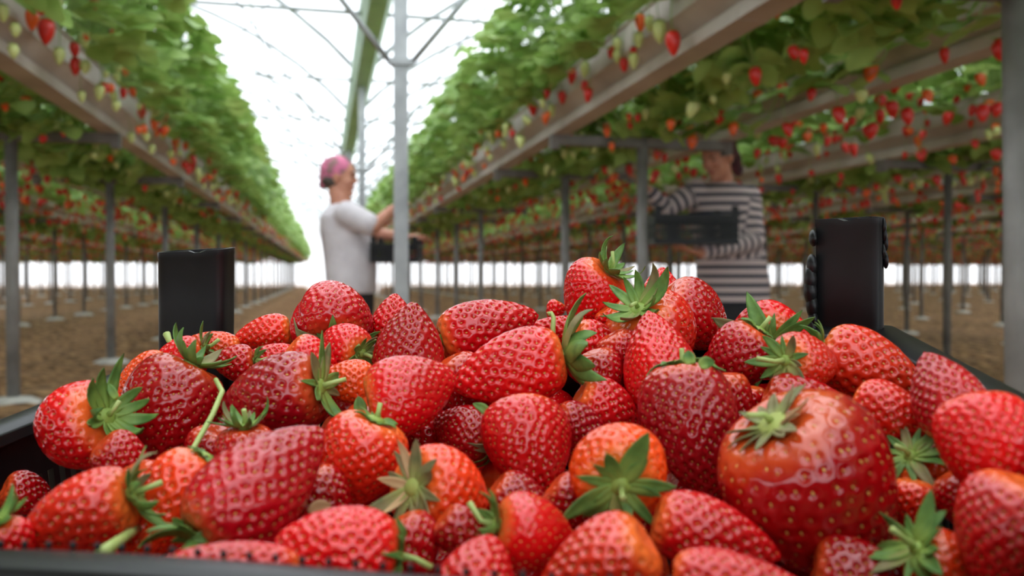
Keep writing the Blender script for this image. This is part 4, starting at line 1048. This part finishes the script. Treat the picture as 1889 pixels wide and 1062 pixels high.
arms = [([ns, P1(690, 418, -.20), P1(722, 388, -.12)], -1), ([fs, P1(684, 430, .20), P1(748, 437, .05)], 1)]
for pts, ts in arms:
    limb(sk, pts, [.052, .042, .029]); el = pts[0] + (pts[1] - pts[0]) * .80
    limb(sh, [pts[0], el], [.074, .066])
hand(sk, arms[0][0][2], P1(738, 372, -.06) - P1(722, 388, -.12), (.3, 0, -1), 1, .55)
hand(sk, arms[1][0][2], (1, .1, .1), (0, 0, -1), -1, .45)
legs(sk, tr_, shoes, P1(648, 590), a1, b1, zf, 0)
body = remeshed('body', sk, M_SKIN, .0055, 3, w1); remeshed('t_shirt', sh, M_TSHIRT, .012, 5, w1); remeshed('trousers', tr_, M_TROUS, .014, 4, w1)
for s_ in shoes: remeshed('boot', s_, M_SHOE, .012, 3, w1)
face_parts(w1, hc, R1)
sc_ = MB(); b = lambda p, r: sc_.ball(hc + R1 @ np.array(p, float), r, 14, 20, M=R1)
b((-.022, 0, .040), (.098, .086, .088)); b((-.060, 0, -.005), (.060, .066, .060)); b((-.090, 0, -.040), (.030, .035, .035))
remeshed('headscarf', sc_, M_PINK, .008, 3, w1)
hb = MB(); b = lambda p, r: hb.ball(hc + R1 @ np.array(p, float), r, 12, 16, M=R1)
b((-.040, 0, -.022), (.070, .0765, .050)); remeshed('hair', hb, M_HAIR, .008, 3, w1)

# --- woman in the striped jersey behind the first cross beams on the right
D2 = 4.40; base = P(1350, 560, D2); zf = float(ground_z(np.array(base[0]), np.array(base[1])))
w2_ = thing('person', 'person in a navy striped long-sleeved jersey holding a black crate behind the steel supports', 'person', (base[0], base[1], zf))
bpy.context.view_layer.update()
a2 = unit([-.62, -.78, 0]); b2 = np.cross(Z, a2)      # a forward, b to her left
vx = unit(np.array([math.cos(YAW), -math.sin(YAW), 0])); vy = np.cross(Z, vx)
def P2(px, py, d=0): return P(px, py, D2 + d)
S2 = D2 / F_PX
sk = MB(); sh = MB(); tr_ = MB(); shoes = []
def row2(y, l, r, dep, grow=0): return (P2((l + r) / 2, y), (r - l) / 2 * S2 + grow, dep + grow, vx, vy)
rows = [(336, 1305, 1352, .07), (343, 1292, 1370, .10), (353, 1276, 1386, .125), (372, 1269, 1396, .14), (398, 1272, 1400, .15), (435, 1280, 1404, .155), (475, 1284, 1411, .16), (515, 1285, 1416, .165), (560, 1286, 1419, .17)]
rings_body(sh, [row2(*r) for r in rows])
rings_body(sk, [row2(r[0], r[1], r[2], r[3], -.016) for r in rows])
rings_body(tr_, [row2(545, 1292, 1412, .155), row2(590, 1290, 1414, .16), row2(620, 1300, 1405, .15)])
hc2 = P2(1324, 290, -.10)
f2 = unit(np.array([-.80, -.42, -.42])); s2 = unit(np.cross(Z, f2)); u2 = np.cross(f2, s2); R2 = np.stack([f2, s2, u2], 1)
head(sk, hc2, R2); limb(sk, [P2(1328, 305, -.06), P2(1332, 345, 0)], [.056, .062])
arms = [([P2(1284, 352, -.05), P2(1226, 386, -.10), P2(1199, 354, -.16)], 1), ([P2(1382, 362, -.02), P2(1394, 446, -.12), P2(1292, 466, -.32)], -1)]
for pts, ts in arms:
    limb(sk, pts, [.050, .040, .029]); limb(sh, [pts[0], pts[1], pts[1] + (pts[2] - pts[1]) * .92], [.064, .052, .042])
hand(sk, arms[0][0][2], P2(1189, 338, -.18) - P2(1199, 354, -.16), (-1, 0, .1), 1, .5)
hand(sk, arms[1][0][2], P2(1240, 456, -.38) - P2(1292, 466, -.32), (0, 0, 1), 1, .10)
legs(sk, tr_, shoes, P2(1352, 600), a2, b2, zf, 0)
remeshed('body', sk, M_SKIN, .0055, 3, w2_)
def stripe(V):
    out = V[:, 2].astype(float) * 1.0
    for pts, _ in arms:
        off = 0; best = np.full(len(V), 9.0); val = np.zeros(len(V))
        for p, q in zip(pts[:-1], pts[1:]):
            d = q - p; L = np.linalg.norm(d); d = d / L; t = (V - p) @ d; tc = np.clip(t, 0, L); r = np.linalg.norm(V - p - tc[:, None] * d, axis=1)
            m = r < best; best[m] = r[m]; val[m] = (off + t)[m]; off += L
        far_ = np.clip(val, 0, None) > .05
        m = (best < .082) & far_; out[m] = 10.0 + val[m]
    return out
remeshed('striped_jersey', sh, M_STRIPE, .012, 4, w2_, ('stripe', stripe)); remeshed('trousers', tr_, M_TROUS, .014, 4, w2_)
for s_ in shoes: remeshed('boot', s_, M_SHOE, .012, 3, w2_)
face_parts(w2_, hc2, R2)
sc_ = MB(); b = lambda p, r: sc_.ball(hc2 + R2 @ np.array(p, float), r, 14, 20, M=R2)
b((-.030, 0, .042), (.098, .090, .090)); b((-.075, 0, 0), (.062, .070, .070)); b((-.115, .01, -.05), (.035, .045, .060)); b((-.125, .01, -.105), (.026, .034, .050))
remeshed('headscarf', sc_, M_MAROON, .008, 3, w2_)

# --- the crates the two of them hold
def small_crate(label, c, ax_, up, w, d, h):
    ax_ = unit(ax_); up = unit(up); ay = np.cross(up, ax_); M = np.stack([ax_, ay, up], 1)
    t = thing('plastic_crate', label, 'crate'); t.matrix_world = Matrix.Translation(Vector(c)) @ Matrix(M.tolist()).to_4x4()
    for s in (-1, 1):
        for L_, off, ori in ((w, d / 2, 0), (d, w / 2, 1)):
            mb = MB()
            def bx(u, z, du, dz):
                mb.box((u, s * off, z) if ori == 0 else (s * off, u, z), (du, .004, dz) if ori == 0 else (.004, du, dz))
            bx(0, h / 2 - .015, L_, .03); bx(0, -h / 2 + .012, L_, .024); bx(0, 0, L_, .006)
            for k in range(int(L_ / .012)): bx(-L_ / 2 + .006 + k * .012, 0, .006, h - .02)
            mb.obj('side_wall', M_BLACK, t, False)
    MB().box((0, 0, -h / 2 + .002), (w, d, .004)).obj('crate_floor', M_BLACK, t, False)
    rm = MB()
    for s in (-1, 1): rm.box((0, s * (d / 2 + .004), h / 2), (w + .02, .014, .008)); rm.box((s * (w / 2 + .004), 0, h / 2), (.014, d + .02, .008))
    rm.obj('rim', M_BLACK, t, False)
    for sx in (-1, 1):
        for sy in (-1, 1): MB().box((sx * (w / 2 - .014), sy * (d / 2 - .008), h / 2 + .02), (.03, .014, .05)).obj('corner_post', M_BLACK, t, False)
    return t
small_crate('black slatted crate held against the striped jersey', P2(1270, 426, -.40), vx + .1 * vy, Z, .40, .26, .135)
small_crate('small black crate held under the hands of the person in white', P1(733, 468, -.05), a1, Z, .26, .20, .10)
# ------------------------------------------------------------------ light, sky, camera
w = bpy.data.worlds.new('overcast_sky'); SC.world = w; w.use_nodes = True
bg = w.node_tree.nodes['Background']; bg.inputs['Color'].default_value = (.93, .965, 1, 1); bg.inputs['Strength'].default_value = 2.4
sd = bpy.data.lights.new('sun', 'SUN'); sd.energy = 1.2; sd.angle = math.radians(50); sd.color = (1, .98, .95)
so = link('sun', sd); so.rotation_euler = (math.radians(-14), math.radians(8), 0)
cd = bpy.data.cameras.new('camera'); cam = link('camera', cd)
cam.location = CAM; cam.rotation_euler = (PI / 2 - PITCH, 0, -YAW)
cd.sensor_width = 36; cd.lens = F_PX / 1889 * 36; cd.clip_start = .02; cd.clip_end = 200
cd.dof.use_dof = True; cd.dof.focus_distance = .415; cd.dof.aperture_fstop = cd.lens / 3.0; cd.dof.aperture_blades = 0
SC.camera = cam
vs = SC.view_settings; vs.view_transform = 'Standard'; vs.look = 'None'; vs.gamma = 1; vs.use_curve_mapping = False; vs.exposure = 0.14
SC.cycles.max_bounces = 8; SC.cycles.transparent_max_bounces = 16
